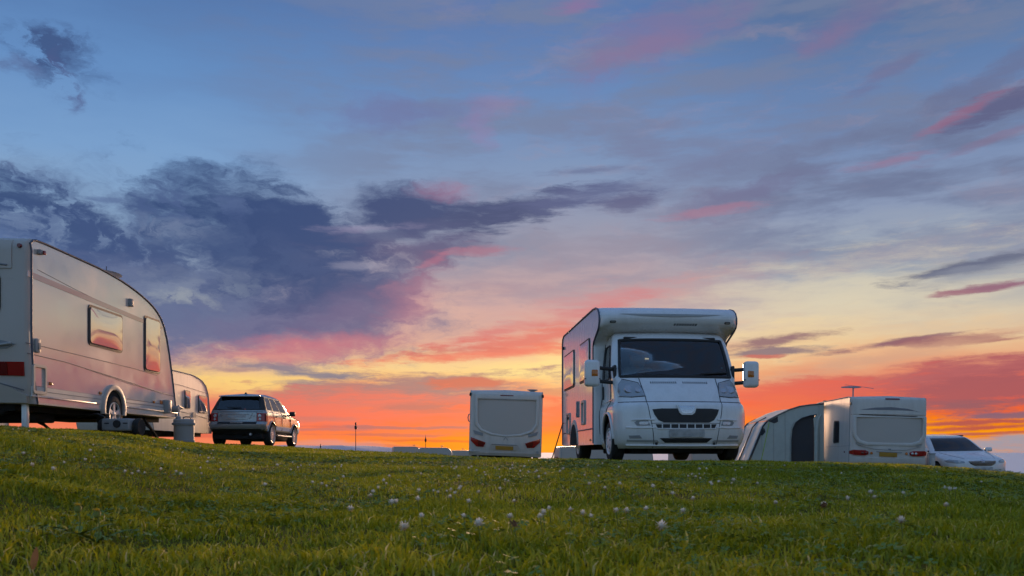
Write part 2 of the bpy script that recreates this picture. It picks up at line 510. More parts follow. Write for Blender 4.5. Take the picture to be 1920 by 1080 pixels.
def text_on(name, body, size, mat, o, u, v, parent, depth=0.004):
    cu = bpy.data.curves.new(name, 'FONT')
    cu.body = body; cu.size = size; cu.align_x = 'CENTER'; cu.align_y = 'CENTER'; cu.extrude = depth
    ob = bpy.data.objects.new(name, cu)
    COL.objects.link(ob)
    dg = bpy.context.evaluated_depsgraph_get()
    me = bpy.data.meshes.new_from_object(ob.evaluated_get(dg))
    COL.objects.unlink(ob); bpy.data.objects.remove(ob)
    u, v = Vector(u), Vector(v); n = u.cross(v)
    me.transform(Matrix(((u.x, v.x, n.x, o[0]), (u.y, v.y, n.y, o[1]), (u.z, v.z, n.z, o[2]), (0, 0, 0, 1))))
    me.materials.clear(); me.materials.append(mat)
    return link(bpy.data.objects.new(name, me), parent)
def lerp_tab(tab):
    xs = [a for a, b in tab]; ys = [b for a, b in tab]
    return lambda t: float(np.interp(t, xs, ys))
def smooth_tab(tab):
    """monotone-ish smooth interpolation (Catmull-Rom) through a table"""
    xs = [a for a, b in tab]; ys = [b for a, b in tab]
    def f(t):
        if t <= xs[0]: return ys[0]
        if t >= xs[-1]: return ys[-1]
        i = max(k for k in range(len(xs)) if xs[k] <= t)
        i = min(i, len(xs) - 2)
        h = xs[i + 1] - xs[i]; s = (t - xs[i]) / h
        def sl(k):
            if k == 0: return (ys[1] - ys[0]) / (xs[1] - xs[0])
            if k == len(xs) - 1: return (ys[-1] - ys[-2]) / (xs[-1] - xs[-2])
            a = (ys[k] - ys[k - 1]) / (xs[k] - xs[k - 1]); b = (ys[k + 1] - ys[k]) / (xs[k + 1] - xs[k])
            return 0.0 if a * b <= 0 else 2 * a * b / (a + b)
        m0, m1 = sl(i) * h, sl(i + 1) * h
        return (2 * s**3 - 3 * s * s + 1) * ys[i] + (s**3 - 2 * s * s + s) * m0 + (-2 * s**3 + 3 * s * s) * ys[i + 1] + (s**3 - s * s) * m1
    return f

class Shell:
    """a vehicle skin as a stack of level outlines: at height z it runs from yr(z) to yf(z), is 2*w(z) wide, has corner
    radii rf / rr and bowed ends (bf / br)"""
    def __init__(s, yf, yr, w, rf=0.15, rr=0.1, bf=0.1, br=0.03, bs=0.0):
        s.yf, s.yr, s.w = yf, yr, w
        con = lambda q: q if callable(q) else (lambda z: q)
        s.rf, s.rr, s.bf, s.br, s.bs = con(rf), con(rr), con(bf), con(br), con(bs)
    def corner(s, r, d):      # inset at distance d inside the corner zone
        d = min(max(d, 0.0), r)
        return r - math.sqrt(max(r * r - d * d, 0.0))
    def front(s, x, z):
        w, r = s.w(z), s.rf(z); ax = abs(x)
        return s.yf(z) - s.bf(z) * (min(ax, w) / w) ** 2.2 - s.corner(r, ax - (w - r))
    def rear(s, x, z):
        w, r = s.w(z), s.rr(z); ax = abs(x)
        return s.yr(z) + s.br(z) * (min(ax, w) / w) ** 2.2 + s.corner(r, ax - (w - r))
    def ends(s, z):
        return s.yf(z) - s.bf(z), s.yr(z) + s.br(z)
    def side(s, y, z):
        a, b = s.ends(z); m, h = (a + b) / 2, (a - b) / 2
        return s.w(z) - s.bs(z) * (abs(y - m) / h) ** 2
    def outline(s, z, fx, sy, rx, na=4):
        """right-hand half outline from the front centre to the rear centre; fx, sy, rx = stations (fractions or callables of z)"""
        w = s.w(z); r1, r2 = s.rf(z), s.rr(z); a, b = s.ends(z)
        pts = []
        for q in fx:
            x = q(z) if callable(q) else q * (w - r1)
            pts.append((x, s.front(x, z), z))
        for k in range(1, na):
            t = R(90 * k / na)
            x = w - r1 + r1 * math.sin(t)
            y0 = s.yf(z) - s.bf(z) * (x / w) ** 2.2
            pts.append((x - s.bs(z) * (k / na), y0 - (r1 - r1 * math.cos(t)), z))
        for q in sy:
            y = q(z) if callable(q) else (a - r1) + q * ((b + r2) - (a - r1))
            pts.append((s.side(y, z), y, z))
        for k in range(na - 1, 0, -1):
            t = R(90 * k / na)
            x = w - r2 + r2 * math.sin(t)
            y0 = s.yr(z) + s.br(z) * (x / w) ** 2.2
            pts.append((x - s.bs(z) * (k / na), y0 + (r2 - r2 * math.cos(t)), z))
        for q in rx[::-1]:
            x = q(z) if callable(q) else q * (w - r2)
            pts.append((x, s.rear(x, z), z))
        return pts
    def build(s, name, zs, fx, sy, rx, mat, parent, holes=(), cap_top=True, cap_bottom=False, smooth=35, crown=0.03, na=4, mi=None):
        rows = [s.outline(z, fx, sy, rx, na) for z in zs]
        n = len(rows[0])
        V, Fc = [], []
        for row in rows:
            V += row                                  # right half, columns 0..n-1
            V += [(-x, y, z) for x, y, z in row]      # left half, n..2n-1
        hole = lambda i, k: any(z0 - 1e-6 <= zs[i] and zs[i + 1] <= z1 + 1e-6 and c0 <= k < c1 for (z0, z1, c0, c1) in holes)
        m = 2 * n
        for i in range(len(rows) - 1):
            for k in range(n - 1):
                if hole(i, k): continue
                Fc.append((i * m + k, i * m + k + 1, (i + 1) * m + k + 1, (i + 1) * m + k))
                Fc.append((i * m + n + k + 1, i * m + n + k, (i + 1) * m + n + k, (i + 1) * m + n + k + 1))
            # where the two halves meet (x = 0) the columns coincide
        for top, do in ((len(rows) - 1, cap_top), (0, cap_bottom)):
            if not do: continue
            base = len(V)
            row = rows[top]; sgn = 1 if top else -1
            # ladder between right and left half with a crowned middle
            for k in range(n):
                x, y, z = row[k]
                V.append((0.0, y, z + (crown if top else 0) * (1 - 0.0) * min(1, abs(x) / max(s.w(z), 1e-3) * 1.2)))
            for k in range(n - 1):
                Fc.append((top * m + k, top * m + k + 1, base + k + 1, base + k))
                Fc.append((base + k, base + k + 1, top * m + n + k + 1, top * m + n + k))
        me_obj = mesh(name, V, Fc, mat, parent, smooth=None, recalc=False)
        me = me_obj.data
        bm = bmesh.new(); bm.from_mesh(me)
        bmesh.ops.remove_doubles(bm, verts=bm.verts, dist=0.0008)
        bmesh.ops.dissolve_degenerate(bm, edges=bm.edges, dist=0.0002)
        bmesh.ops.recalc_face_normals(bm, faces=bm.faces)
        if mi:
            for f in bm.faces:
                q = f.calc_center_median(); f.material_index = mi(q.x, q.y, q.z)
        bm.to_mesh(me); bm.free()
        me.shade_smooth(); me.set_sharp_from_angle(angle=R(smooth))
        return me_obj
    # --- pieces laid on the skin
    def pos(s, where, a, z, off):
        if where == 'front': return (a, s.front(a, z) + off, z)
        if where == 'rear': return (a, s.rear(a, z) - off, z)
        if where == 'right': return (s.side(a, z) + off, a, z)
        return (-s.side(a, z) - off, a, z)
    def patch(s, name, where, poly, mat, parent, off=0.004, thick=0.02, rows=7, cols=9, smooth=40, bulge=0.0):
        """a plate that follows the skin inside a polygon given in (across, height)"""
        V, Fc = s.patch_vf(where, poly, off, thick, rows, cols, bulge)
        return mesh(name, V, Fc, mat, parent, smooth=smooth)
    def patch_vf(s, where, poly, off=0.004, thick=0.02, rows=7, cols=9, bulge=0.0):
        zs = [p[1] for p in poly]; z0, z1 = min(zs), max(zs)
        cuts = sorted(set([z0 + (z1 - z0) * i / rows for i in range(rows + 1)] + [p[1] for p in poly]))
        cuts = [c for i, c in enumerate(cuts) if i == 0 or c - cuts[i - 1] > 1e-4]
        n = len(poly); spans = []
        for z in cuts:
            xs = []
            for i in range(n):
                (xa, za), (xb, zb) = poly[i], poly[(i + 1) % n]
                if abs(za - zb) < 1e-9:
                    if abs(z - za) < 1e-6: xs += [xa, xb]
                elif min(za, zb) - 1e-9 <= z <= max(za, zb) + 1e-9:
                    xs.append(xa + (xb - xa) * (z - za) / (zb - za))
            spans.append((min(xs), max(xs)))
        V, Fc = [], []
        m = cols + 1
        for lay, o_ in ((0, off), (1, off - thick)):
            for z, (xa, xb) in zip(cuts, spans):
                for k in range(m):
                    tz = 2 * (z - z0) / (z1 - z0) - 1; ta = 2 * k / cols - 1
                    V.append(s.pos(where, xa + (xb - xa) * k / cols, z, o_ + (bulge * (1 - tz * tz) * (1 - ta ** 4) if lay == 0 else 0)))
        L = len(cuts) * m
        for i in range(len(cuts) - 1):
            for k in range(cols):
                a = i * m + k
                Fc.append((a, a + 1, a + m + 1, a + m)); Fc.append((L + a + m, L + a + m + 1, L + a + 1, L + a))
        for i in range(len(cuts) - 1):
            for a in (i * m, i * m + cols):
                Fc.append((a, a + m, L + a + m, L + a))
        for k in range(cols):
            for a in (k, (len(cuts) - 1) * m + k):
                Fc.append((a, a + 1, L + a + 1, L + a))
        return V, Fc
    def line(s, name, where, pts, r, mat, parent, off=0.0, sub=6, sides=6):
        P = []
        for i in range(len(pts) - 1):
            for k in range(sub):
                t = k / sub
                P.append(s.pos(where, pts[i][0] + (pts[i + 1][0] - pts[i][0]) * t, pts[i][1] + (pts[i + 1][1] - pts[i][1]) * t, off))
        P.append(s.pos(where, pts[-1][0], pts[-1][1], off))
        return tube(name, P, r, mat, parent, sides)

# ================================================================== materials
def mat_new(name):
    m = bpy.data.materials.new(name); m.use_nodes = True
    return m, m.node_tree.nodes, m.node_tree.links, m.node_tree.nodes['Principled BSDF']
def plain(name, rgb, rough=0.5, metal=0.0, spec=0.5, coat=0.0, ior=1.5, dirt=0.0, dirt_rgb=(0.10, 0.09, 0.07), scale=6.0, bump=0.0, emit=None, streak=False):
    m, N, L, b = mat_new(name)
    b.inputs['Base Color'].default_value = (*rgb, 1)
    b.inputs['Roughness'].default_value = rough
    b.inputs['Metallic'].default_value = metal
    b.inputs['IOR'].default_value = ior
    b.inputs['Specular IOR Level'].default_value = spec
    b.inputs['Coat Weight'].default_value = coat
    b.inputs['Coat Roughness'].default_value = 0.04
    tcn = N.new('ShaderNodeTexCoord')
    nz = N.new('ShaderNodeTexNoise')
    nz.inputs['Scale'].default_value = scale; nz.inputs['Detail'].default_value = 6.0; nz.inputs['Roughness'].default_value = 0.65
    if streak:      # rain streaks: the pattern is drawn out downwards
        mp = N.new('ShaderNodeMapping'); mp.inputs[3].default_value = (2.2, 2.2, .35)
        L.new(tcn.outputs['Object'], mp.inputs[0]); L.new(mp.outputs[0], nz.inputs['Vector'])
    else:
        L.new(tcn.outputs['Object'], nz.inputs['Vector'])
    if dirt > 0:
        mr = N.new('ShaderNodeMapRange'); mr.inputs[1].default_value = 0.42; mr.inputs[2].default_value = 0.75
        mr.inputs[3].default_value = 0.0; mr.inputs[4].default_value = dirt
        L.new(nz.outputs['Fac'], mr.inputs[0])
        mx = N.new('ShaderNodeMix'); mx.data_type = 'RGBA'
        mx.inputs[6].default_value = (*rgb, 1); mx.inputs[7].default_value = (*dirt_rgb, 1)
        L.new(mr.outputs[0], mx.inputs[0]); L.new(mx.outputs[2], b.inputs['Base Color'])
        rr = N.new('ShaderNodeMapRange'); rr.inputs[1].default_value = 0.3; rr.inputs[2].default_value = 0.8
        rr.inputs[3].default_value = rough; rr.inputs[4].default_value = min(1, rough + 0.25)
        L.new(nz.outputs['Fac'], rr.inputs[0]); L.new(rr.outputs[0], b.inputs['Roughness'])
    if bump > 0:
        bn = N.new('ShaderNodeBump'); bn.inputs['Strength'].default_value = bump; bn.inputs['Distance'].default_value = 0.02
        n2 = N.new('ShaderNodeTexNoise'); n2.inputs['Scale'].default_value = scale * 0.4; n2.inputs['Detail'].default_value = 2.0
        L.new(tcn.outputs['Object'], n2.inputs['Vector'])
        L.new(n2.outputs['Fac'], bn.inputs['Height']); L.new(bn.outputs[0], b.inputs['Normal'])
    if emit:
        b.inputs['Emission Color'].default_value = (*emit[0], 1); b.inputs['Emission Strength'].default_value = emit[1]
    return m
def glass(name, tint=(0.25, 0.27, 0.28), rough=0.02, ior=1.5):
    """a tinted pane: part of the light passes, part is mirrored"""
    m = bpy.data.materials.new(name); m.use_nodes = True
    N, L = m.node_tree.nodes, m.node_tree.links
    N.clear()
    o = N.new('ShaderNodeOutputMaterial'); mx = N.new('ShaderNodeMixShader')
    tr = N.new('ShaderNodeBsdfTransparent'); tr.inputs[0].default_value = (*tint, 1)
    gl = N.new('ShaderNodeBsdfGlossy'); gl.inputs['Roughness'].default_value = rough; gl.inputs[0].default_value = (1, 1, 1, 1)
    fr = N.new('ShaderNodeFresnel'); fr.inputs[0].default_value = ior
    L.new(fr.outputs[0], mx.inputs[0]); L.new(tr.outputs[0], mx.inputs[1]); L.new(gl.outputs[0], mx.inputs[2]); L.new(mx.outputs[0], o.inputs[0])
    return m

M = {}
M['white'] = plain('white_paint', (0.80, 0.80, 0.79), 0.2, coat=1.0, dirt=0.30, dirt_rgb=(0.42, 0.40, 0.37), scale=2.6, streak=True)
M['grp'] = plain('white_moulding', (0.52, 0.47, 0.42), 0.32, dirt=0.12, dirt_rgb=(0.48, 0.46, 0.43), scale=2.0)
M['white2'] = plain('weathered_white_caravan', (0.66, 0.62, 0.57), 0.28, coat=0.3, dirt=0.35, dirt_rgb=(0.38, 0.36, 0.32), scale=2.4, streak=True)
M['cream'] = plain('cream_caravan_skin', (0.82, 0.76, 0.68), 0.06, ior=5.0, dirt=0.10, dirt_rgb=(0.5, 0.47, 0.43), scale=1.4, bump=0.012)
M['cream_rib'] = plain('ribbed_lower_panel', (0.70, 0.68, 0.64), 0.3, dirt=0.2, dirt_rgb=(0.36, 0.33, 0.29), scale=3)
M['alu'] = plain('dull_aluminium', (0.62, 0.63, 0.65), 0.34, metal=0.85, dirt=0.15, scale=8)
M['grey'] = plain('grey_plastic', (0.30, 0.31, 0.32), 0.45, dirt=0.2, scale=6)
M['pale_grey'] = plain('pale_grey_plastic', (0.38, 0.38, 0.37), 0.4, dirt=0.2, dirt_rgb=(0.25, 0.24, 0.21), scale=6)
M['black'] = plain('black_plastic', (0.018, 0.018, 0.02), 0.45, dirt=0.3, dirt_rgb=(0.05, 0.045, 0.04), scale=10)
M['seam'] = plain('dark_seam', (0.035, 0.037, 0.045), 0.6)
M['trim'] = plain('grey_blue_trim', (0.10, 0.11, 0.15), 0.4, scale=4, dirt=0.1)
M['under'] = plain('chassis_black', (0.012, 0.012, 0.012), 0.8, dirt=0.4, dirt_rgb=(0.04, 0.035, 0.03), scale=5)
M['tyre'] = plain('tyre_rubber', (0.02, 0.02, 0.02), 0.75, dirt=0.5, dirt_rgb=(0.06, 0.055, 0.05), scale=14)
M['rim'] = plain('alloy_rim', (0.78, 0.77, 0.76), 0.22, metal=0.35, dirt=0.15, scale=9)
M['hub'] = plain('silver_wheel_trim', (0.80, 0.80, 0.80), 0.3, metal=0.1, dirt=0.2, scale=9)
M['red'] = plain('red_lens', (0.34, 0.012, 0.014), 0.12, coat=0.6)
M['red_dark'] = plain('dark_red_lens', (0.16, 0.008, 0.012), 0.12, coat=0.6)
M['amber'] = plain('amber_lens', (0.55, 0.16, 0.02), 0.15, coat=0.5)
M['clear'] = plain('clear_lens', (0.45, 0.47, 0.50), 0.08, metal=0.5, coat=1.0, bump=0.3, scale=30)
M['lamp'] = plain('headlamp_lens', (0.36, 0.37, 0.37), 0.07, metal=0.3, coat=1.0, bump=0.25, scale=10)
M['yellow'] = plain('yellow_number_plate', (0.45, 0.24, 0.03), 0.4)
M['pane'] = plain('mirrored_acrylic_window', (0.78, 0.74, 0.70), 0.03, metal=0.85, bump=0.07, scale=1.6)
M['pane2'] = plain('dark_acrylic_window', (0.03, 0.028, 0.03), 0.05, ior=1.6, bump=0.05, scale=1.6)
M['rubber'] = plain('window_rubber', (0.03, 0.03, 0.035), 0.5)
M['silver'] = plain('silver_car_paint', (0.34, 0.345, 0.35), 0.22, metal=0.5, coat=1.0)
M['glass'] = glass('windscreen_glass', (0.62, 0.66, 0.64), 0.015, 1.5)
M['glass_w'] = glass('motorhome_windscreen', (0.74, 0.78, 0.78), 0.02, 1.65)
M['glass_d'] = glass('privacy_glass', (0.10, 0.10, 0.11), 0.02, 1.75)
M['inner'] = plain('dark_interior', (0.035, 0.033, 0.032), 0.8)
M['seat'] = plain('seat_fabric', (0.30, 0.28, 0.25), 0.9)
M['canvas'] = plain('pale_grey_canvas', (0.54, 0.57, 0.52), 0.85, dirt=0.35, dirt_rgb=(0.36, 0.38, 0.34), scale=4, bump=0.7)
M['canvas_d'] = plain('charcoal_canvas', (0.06, 0.06, 0.068), 0.85, bump=0.2, scale=4)
M['canvas_w'] = plain('clear_awning_window', (0.66, 0.67, 0.65), 0.55, ior=1.3, bump=0.25, scale=3)
M['plate'] = plain('white_number_plate', (0.5, 0.5, 0.5), 0.35, dirt=0.75, dirt_rgb=(0.16, 0.16, 0.17), scale=7)
M['line'] = plain('grey_graphic', (0.20, 0.20, 0.22), 0.4)
M['badge'] = plain('badge_chrome', (0.6, 0.61, 0.63), 0.15, metal=1.0)
M['lime'] = plain('lime_guy_rope', (0.35, 0.5, 0.03), 0.6)

# ================================================================== the ground
CREST = [(-600, 764), (-300, 772), (0, 797), (60, 799), (150, 804), (280, 818), (400, 832), (560, 839), (700, 846), (880, 854), (1000, 857),
         (1100, 859), (1400, 862), (1550, 864), (1650, 866.5), (1730, 869.5), (1800, 875), (1885, 883), (1920, 887), (2100, 897), (2500, 905)]
CREST_FIX = [8.4, 3.9, 5.4, 5.9, 4.2, 3.1, 3.5, 3.0, 3.3, 4.5, 6.2, 5.0, 5.8, 6.0, 5.3, 6.7, 5.9, 7.4, 9.7, 6.5, 8.1]
DC = [(-600, 9), (0, 9.5), (200, 12.5), (330, 16), (480, 22), (620, 22), (760, 16), (900, 13), (1250, 13.6), (1450, 13), (1700, 12), (1920, 11.5), (2500, 11)]
KF = [(-600, .003), (0, .004), (200, .002), (330, .0012), (480, .0008), (620, .001), (760, .0016), (900, .0016), (1000, .0018), (1250, .0022), (1450, .0030), (1700, .0038), (1920, .0042), (2500, .004)]
SL = [(-600, .012), (300, .012), (640, .012), (850, .014), (1000, .028), (1300, .05), (1920, .075), (2500, .08)]
EYE = 0.27
BUMPS = [(-9.2, 31.0, 4.5, 0.10), (13.6, 27.5, 3.5, 0.15), (-11.5, 28.0, 4.0, 0.06), (-0.2, 29.5, 3.0, 0.10)]
def ground_z(x, y, fine=True):
    x = np.asarray(x, float); y = np.asarray(y, float)
    yy = np.maximum(y, 0.0)
    px = x / np.sqrt(yy * yy + 4.0) * FPX + 960
    cr = np.interp(px, [p for p, _ in CREST], [q + f for (_, q), f in zip(CREST, CREST_FIX)])
    e = (HOR - cr) / FPX
    dc = np.interp(px, *zip(*DC)); k = np.interp(px, *zip(*KF)); sl = np.interp(px, *zip(*SL))
    ys = np.where(yy < 32, yy, 32 + 18 * (1 - np.exp(-(np.maximum(yy, 32) - 32) / 18)))
    near = -EYE * (1 - np.minimum(yy, dc) / dc) ** 2
    t = np.maximum(yy - dc, 0)
    far = -1.5 * (1 - np.exp(-k * t * t / 1.5))
    z = e * ys + near + far - sl * np.maximum(yy - 36, 0) ** 1.0 * (1 - np.exp(-np.maximum(yy - 36, 0) / 12))
    z = z + np.where(y < 0, 0.03 * np.maximum(y, -6), 0)
    for (bx, by, br, bh) in BUMPS:
        z = z + bh * np.exp(-((x - bx) ** 2 + (y - by) ** 2) / (br * br))
    if fine:
        m = np.clip(1.3 - yy / 40, 0, 1)
        z = z + m * (0.008 * np.sin(x * 2.3 + 1.1 * np.sin(y * 1.7)) + 0.007 * np.sin(y * 3.1 + x * 0.9 + 2.0) + 0.004 * np.sin(x * 7.1 - y * 5.3))
    return np.maximum(z, -30.0)
def gz(x, y):
    return float(ground_z(x, y))

def arch_cut(ob, yc, zc, r, xmin, side=0):
    """opens a round wheel arch in a skin: drops the faces inside and draws the rim onto the circle"""
    me = ob.data
    bm = bmesh.new(); bm.from_mesh(me)
    for sg in ((1, -1) if side == 0 else (side,)):
        kill = [f for f in bm.faces if f.calc_center_median().x * sg > xmin and (f.calc_center_median().y - yc) ** 2 + (f.calc_center_median().z - zc) ** 2 < r * r]
        bmesh.ops.delete(bm, geom=kill, context='FACES')
        for v in bm.verts:
            if v.co.x * sg > xmin and any(e.is_boundary for e in v.link_edges):
                dy, dz = v.co.y - yc, v.co.z - zc
                d = math.hypot(dy, dz)
                if 0.001 < d < r * 1.3 and v.co.z > zc - 0.05:
                    v.co.y = yc + dy / d * r; v.co.z = zc + dz / d * r
    bm.to_mesh(me); bm.free()
def arch_liner(parent, yc, zc, r, x_out, sg, depth=0.3):
    pts = []
    n = 14
    V, Fc = [], []
    for i in range(n + 1):
        a = math.pi * i / n
        for xx in (x_out - 0.012, x_out - depth):
            V.append((sg * xx, yc + (r + 0.004) * math.cos(a), zc + (r + 0.004) * math.sin(a)))
    for i in range(n):
        Fc.append((2 * i, 2 * i + 1, 2 * i + 3, 2 * i + 2))
    V.append((sg * (x_out - depth), yc, zc)); c0 = len(V) - 1
    for i in range(n):
        Fc.append((c0, 2 * i + 1, 2 * i + 3))
    return mesh('wheel_arch_liner', V, Fc, M['under'], parent, recalc=False)
def wheel(parent, c, r, w, sx, style='alloy', rim_r=0.66, mat=None):
    """tyre with its rim as a sub-part; outer face towards sx"""
    x, y, z = c
    ax = (sx, 0, 0)
    t = lathe('wheel', [(r * rim_r, -w / 2), (r * .9, -w / 2), (r * .975, -w * .44), (r, -w * .3), (r, w * .3), (r * .975, w * .44), (r * .92, w * .5),
                        (r * (rim_r + .03), w * .5), (r * rim_r, w * .44), (r * rim_r, -w / 2)], c, ax, M['tyre'], parent, 36, 40)
    k = r * rim_r
    parts = [lathe_vf([(k * 1.0, w * .46), (k * .97, w * .52), (k * .90, w * .5), (k * .88, w * .30), (k * .86, -w * .3)], c, ax, 36)]
    if style == 'alloy':
        n = 10
        for i in range(n):
            for dd in (-0.10, 0.10):
                a = 2 * math.pi * i / n + dd
                ca, sa = math.cos(a + dd * .6), math.sin(a + dd * .6)
                u = Vector((0, ca, sa)); v = Vector((0, -sa, ca)); nn = Vector((sx, 0, 0))
                parts.append(prism_vf([(k * .14, -k * .045), (k * .93, -k * .03), (k * .93, k * .03), (k * .14, k * .045)], Vector(c) + nn * w * .36, u, v, nn, w * .10))
        parts.append(lathe_vf([(0, w * .49), (k * .15, w * .48), (k * .2, w * .42), (k * .2, w * .2)], c, ax, 20))
    elif style == 'trim':       # full silver wheel cover with holes
        parts.append(lathe_vf([(0, w * .56), (k * .3, w * .56), (k * .36, w * .52), (k * .72, w * .50), (k * .9, w * .36)], c, ax, 36))
    else:                       # five broad spokes
        for i in range(5):
            a = 2 * math.pi * i / 5 + .3
            u = Vector((0, math.cos(a), math.sin(a))); v = Vector((0, -math.sin(a), math.cos(a))); nn = Vector((sx, 0, 0))
            parts.append(prism_vf([(k * .1, -k * .13), (k * .93, -k * .17), (k * .93, k * .17), (k * .1, k * .13)], Vector(c) + nn * w * .34, u, v, nn, w * .12))
        parts.append(lathe_vf([(0, w * .5), (k * .2, w * .48), (k * .26, w * .4), (k * .26, w * .1)], c, ax, 20))
    V, Fc = join_vf(parts)
    rm = mesh('rim', V, Fc, mat or M['rim'], t, smooth=30)
    bk = lathe('brake_disc', [(0, w * .05), (k * .55, w * .05), (k * .6, w * .0), (k * .9, -w * .05)], c, ax, M['under'], t, 24)
    if style == 'trim':
        hv = []
        for i in range(5):
            a = 2 * math.pi * i / 5 + .2
            u = Vector((0, math.cos(a), math.sin(a))); v = Vector((0, -math.sin(a), math.cos(a))); nn = Vector((sx, 0, 0))
            hv.append(prism_vf(rrect(k * .22, k * .12, k * .05, 3), Vector(c) + nn * w * .495 + u * k * .52, u, v, nn, w * .03))
        V, Fc = join_vf(hv); mesh('slot', V, Fc, M['black'], t)
    return t

# ------------------------------------------------------------------ ground sheet, sea, hills
def graded(a, b, n, p=3.0):
    t = np.linspace(-1, 1, n)
    s = np.sinh(t * p) / math.sinh(p)
    return np.where(s < 0, -s * a, s * b)
gx = graded(-900, 900, 261, 6.0)
gy = np.concatenate([np.linspace(-60, -2, 14), np.linspace(-1.5, 40, 190), 40 + (np.linspace(0, 1, 60)[1:] ** 2) * 860])
GX, GY = np.meshgrid(gx, gy)
GZ = ground_z(GX, GY)
nx, ny = len(gx), len(gy)
gv = np.stack([GX.ravel(), GY.ravel(), GZ.ravel()], 1)
ii = (np.arange(ny - 1)[:, None] * nx + np.arange(nx - 1)[None, :]).ravel()
gf = np.stack([ii, ii + 1, ii + nx + 1, ii + nx], 1)
gm, N_, L_, b_ = mat_new('turf_soil')
tcn = N_.new('ShaderNodeTexCoord')
n1 = N_.new('ShaderNodeTexNoise'); n1.inputs['Scale'].default_value = 1.3; n1.inputs['Detail'].default_value = 8; n1.inputs['Roughness'].default_value = .7
n2 = N_.new('ShaderNodeTexNoise'); n2.inputs['Scale'].default_value = 45; n2.inputs['Detail'].default_value = 4
L_.new(tcn.outputs['Object'], n1.inputs['Vector']); L_.new(tcn.outputs['Object'], n2.inputs['Vector'])
cr1 = N_.new('ShaderNodeValToRGB')
cr1.color_ramp.elements[0].position = .3; cr1.color_ramp.elements[0].color = (0.11, 0.10, 0.006, 1)
cr1.color_ramp.elements[1].position = .75; cr1.color_ramp.elements[1].color = (0.28, 0.22, 0.02, 1)
L_.new(n1.outputs['Fac'], cr1.inputs[0])
mm = N_.new('ShaderNodeMix'); mm.data_type = 'RGBA'; mm.blend_type = 'MULTIPLY'; mm.inputs[0].default_value = .7
L_.new(cr1.outputs[0], mm.inputs[6]); L_.new(n2.outputs['Color'], mm.inputs[7]); L_.new(mm.outputs[2], b_.inputs['Base Color'])
b_.inputs['Roughness'].default_value = .95
b_.inputs['Specular IOR Level'].default_value = .1
g_me = bpy.data.meshes.new('grass_field')
g_me.from_pydata(gv.tolist(), [], gf.tolist()); g_me.shade_smooth(); g_me.materials.append(gm)
ground = link(bpy.data.objects.new('grass_field', g_me)); tag(ground, kind='structure')

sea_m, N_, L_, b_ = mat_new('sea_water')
b_.inputs['Base Color'].default_value = (0.92, 0.85, 0.80, 1); b_.inputs['Specular IOR Level'].default_value = .1; b_.inputs['Roughness'].default_value = .8; b_.inputs['IOR'].default_value = 1.33  # base colour far paler than water, standing in for haze over the sea
wn = N_.new('ShaderNodeTexNoise'); wn.inputs['Scale'].default_value = .05; wn.inputs['Detail'].default_value = 6
tcn = N_.new('ShaderNodeTexCoord'); L_.new(tcn.outputs['Object'], wn.inputs['Vector'])
bn = N_.new('ShaderNodeBump'); bn.inputs['Strength'].default_value = .04; bn.inputs['Distance'].default_value = .3
L_.new(wn.outputs['Fac'], bn.inputs['Height']); L_.new(bn.outputs[0], b_.inputs['Normal'])
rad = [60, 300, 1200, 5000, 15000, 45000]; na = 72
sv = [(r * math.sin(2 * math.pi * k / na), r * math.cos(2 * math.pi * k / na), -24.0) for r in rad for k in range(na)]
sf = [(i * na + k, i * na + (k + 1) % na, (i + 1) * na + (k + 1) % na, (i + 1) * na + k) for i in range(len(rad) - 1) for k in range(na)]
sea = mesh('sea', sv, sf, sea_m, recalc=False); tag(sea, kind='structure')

hm, N_, L_, b_ = mat_new('hazed_far_hills')
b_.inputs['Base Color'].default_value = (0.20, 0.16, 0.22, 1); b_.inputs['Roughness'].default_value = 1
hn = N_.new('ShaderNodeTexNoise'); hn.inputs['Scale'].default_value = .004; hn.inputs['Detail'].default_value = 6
hc = N_.new('ShaderNodeValToRGB'); hc.color_ramp.elements[0].color = (0.60, 0.50, 0.52, 1); hc.color_ramp.elements[1].color = (0.75, 0.60, 0.60, 1)  # hill colours paled: distance haze is put into the base colour
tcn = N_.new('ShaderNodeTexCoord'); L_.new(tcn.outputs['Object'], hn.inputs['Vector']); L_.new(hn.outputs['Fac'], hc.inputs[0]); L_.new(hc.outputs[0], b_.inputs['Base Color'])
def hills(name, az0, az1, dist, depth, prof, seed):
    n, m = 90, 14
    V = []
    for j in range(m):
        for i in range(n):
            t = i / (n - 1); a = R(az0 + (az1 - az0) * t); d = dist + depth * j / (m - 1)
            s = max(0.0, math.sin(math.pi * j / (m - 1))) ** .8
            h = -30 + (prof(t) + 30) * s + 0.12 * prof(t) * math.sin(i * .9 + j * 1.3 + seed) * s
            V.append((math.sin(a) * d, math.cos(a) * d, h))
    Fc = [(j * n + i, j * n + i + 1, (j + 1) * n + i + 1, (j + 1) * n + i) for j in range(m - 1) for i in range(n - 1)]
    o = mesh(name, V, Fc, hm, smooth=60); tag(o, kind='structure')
hills('hills', -48, -2, 4600, 1500, smooth_tab([(0, 60), (.15, 95), (.3, 50), (.45, 70), (.60, 36), (.68, 34), (.735, 44), (.76, 36), (.80, 42), (.86, 30), (.93, 14), (1, -25)]), 1)
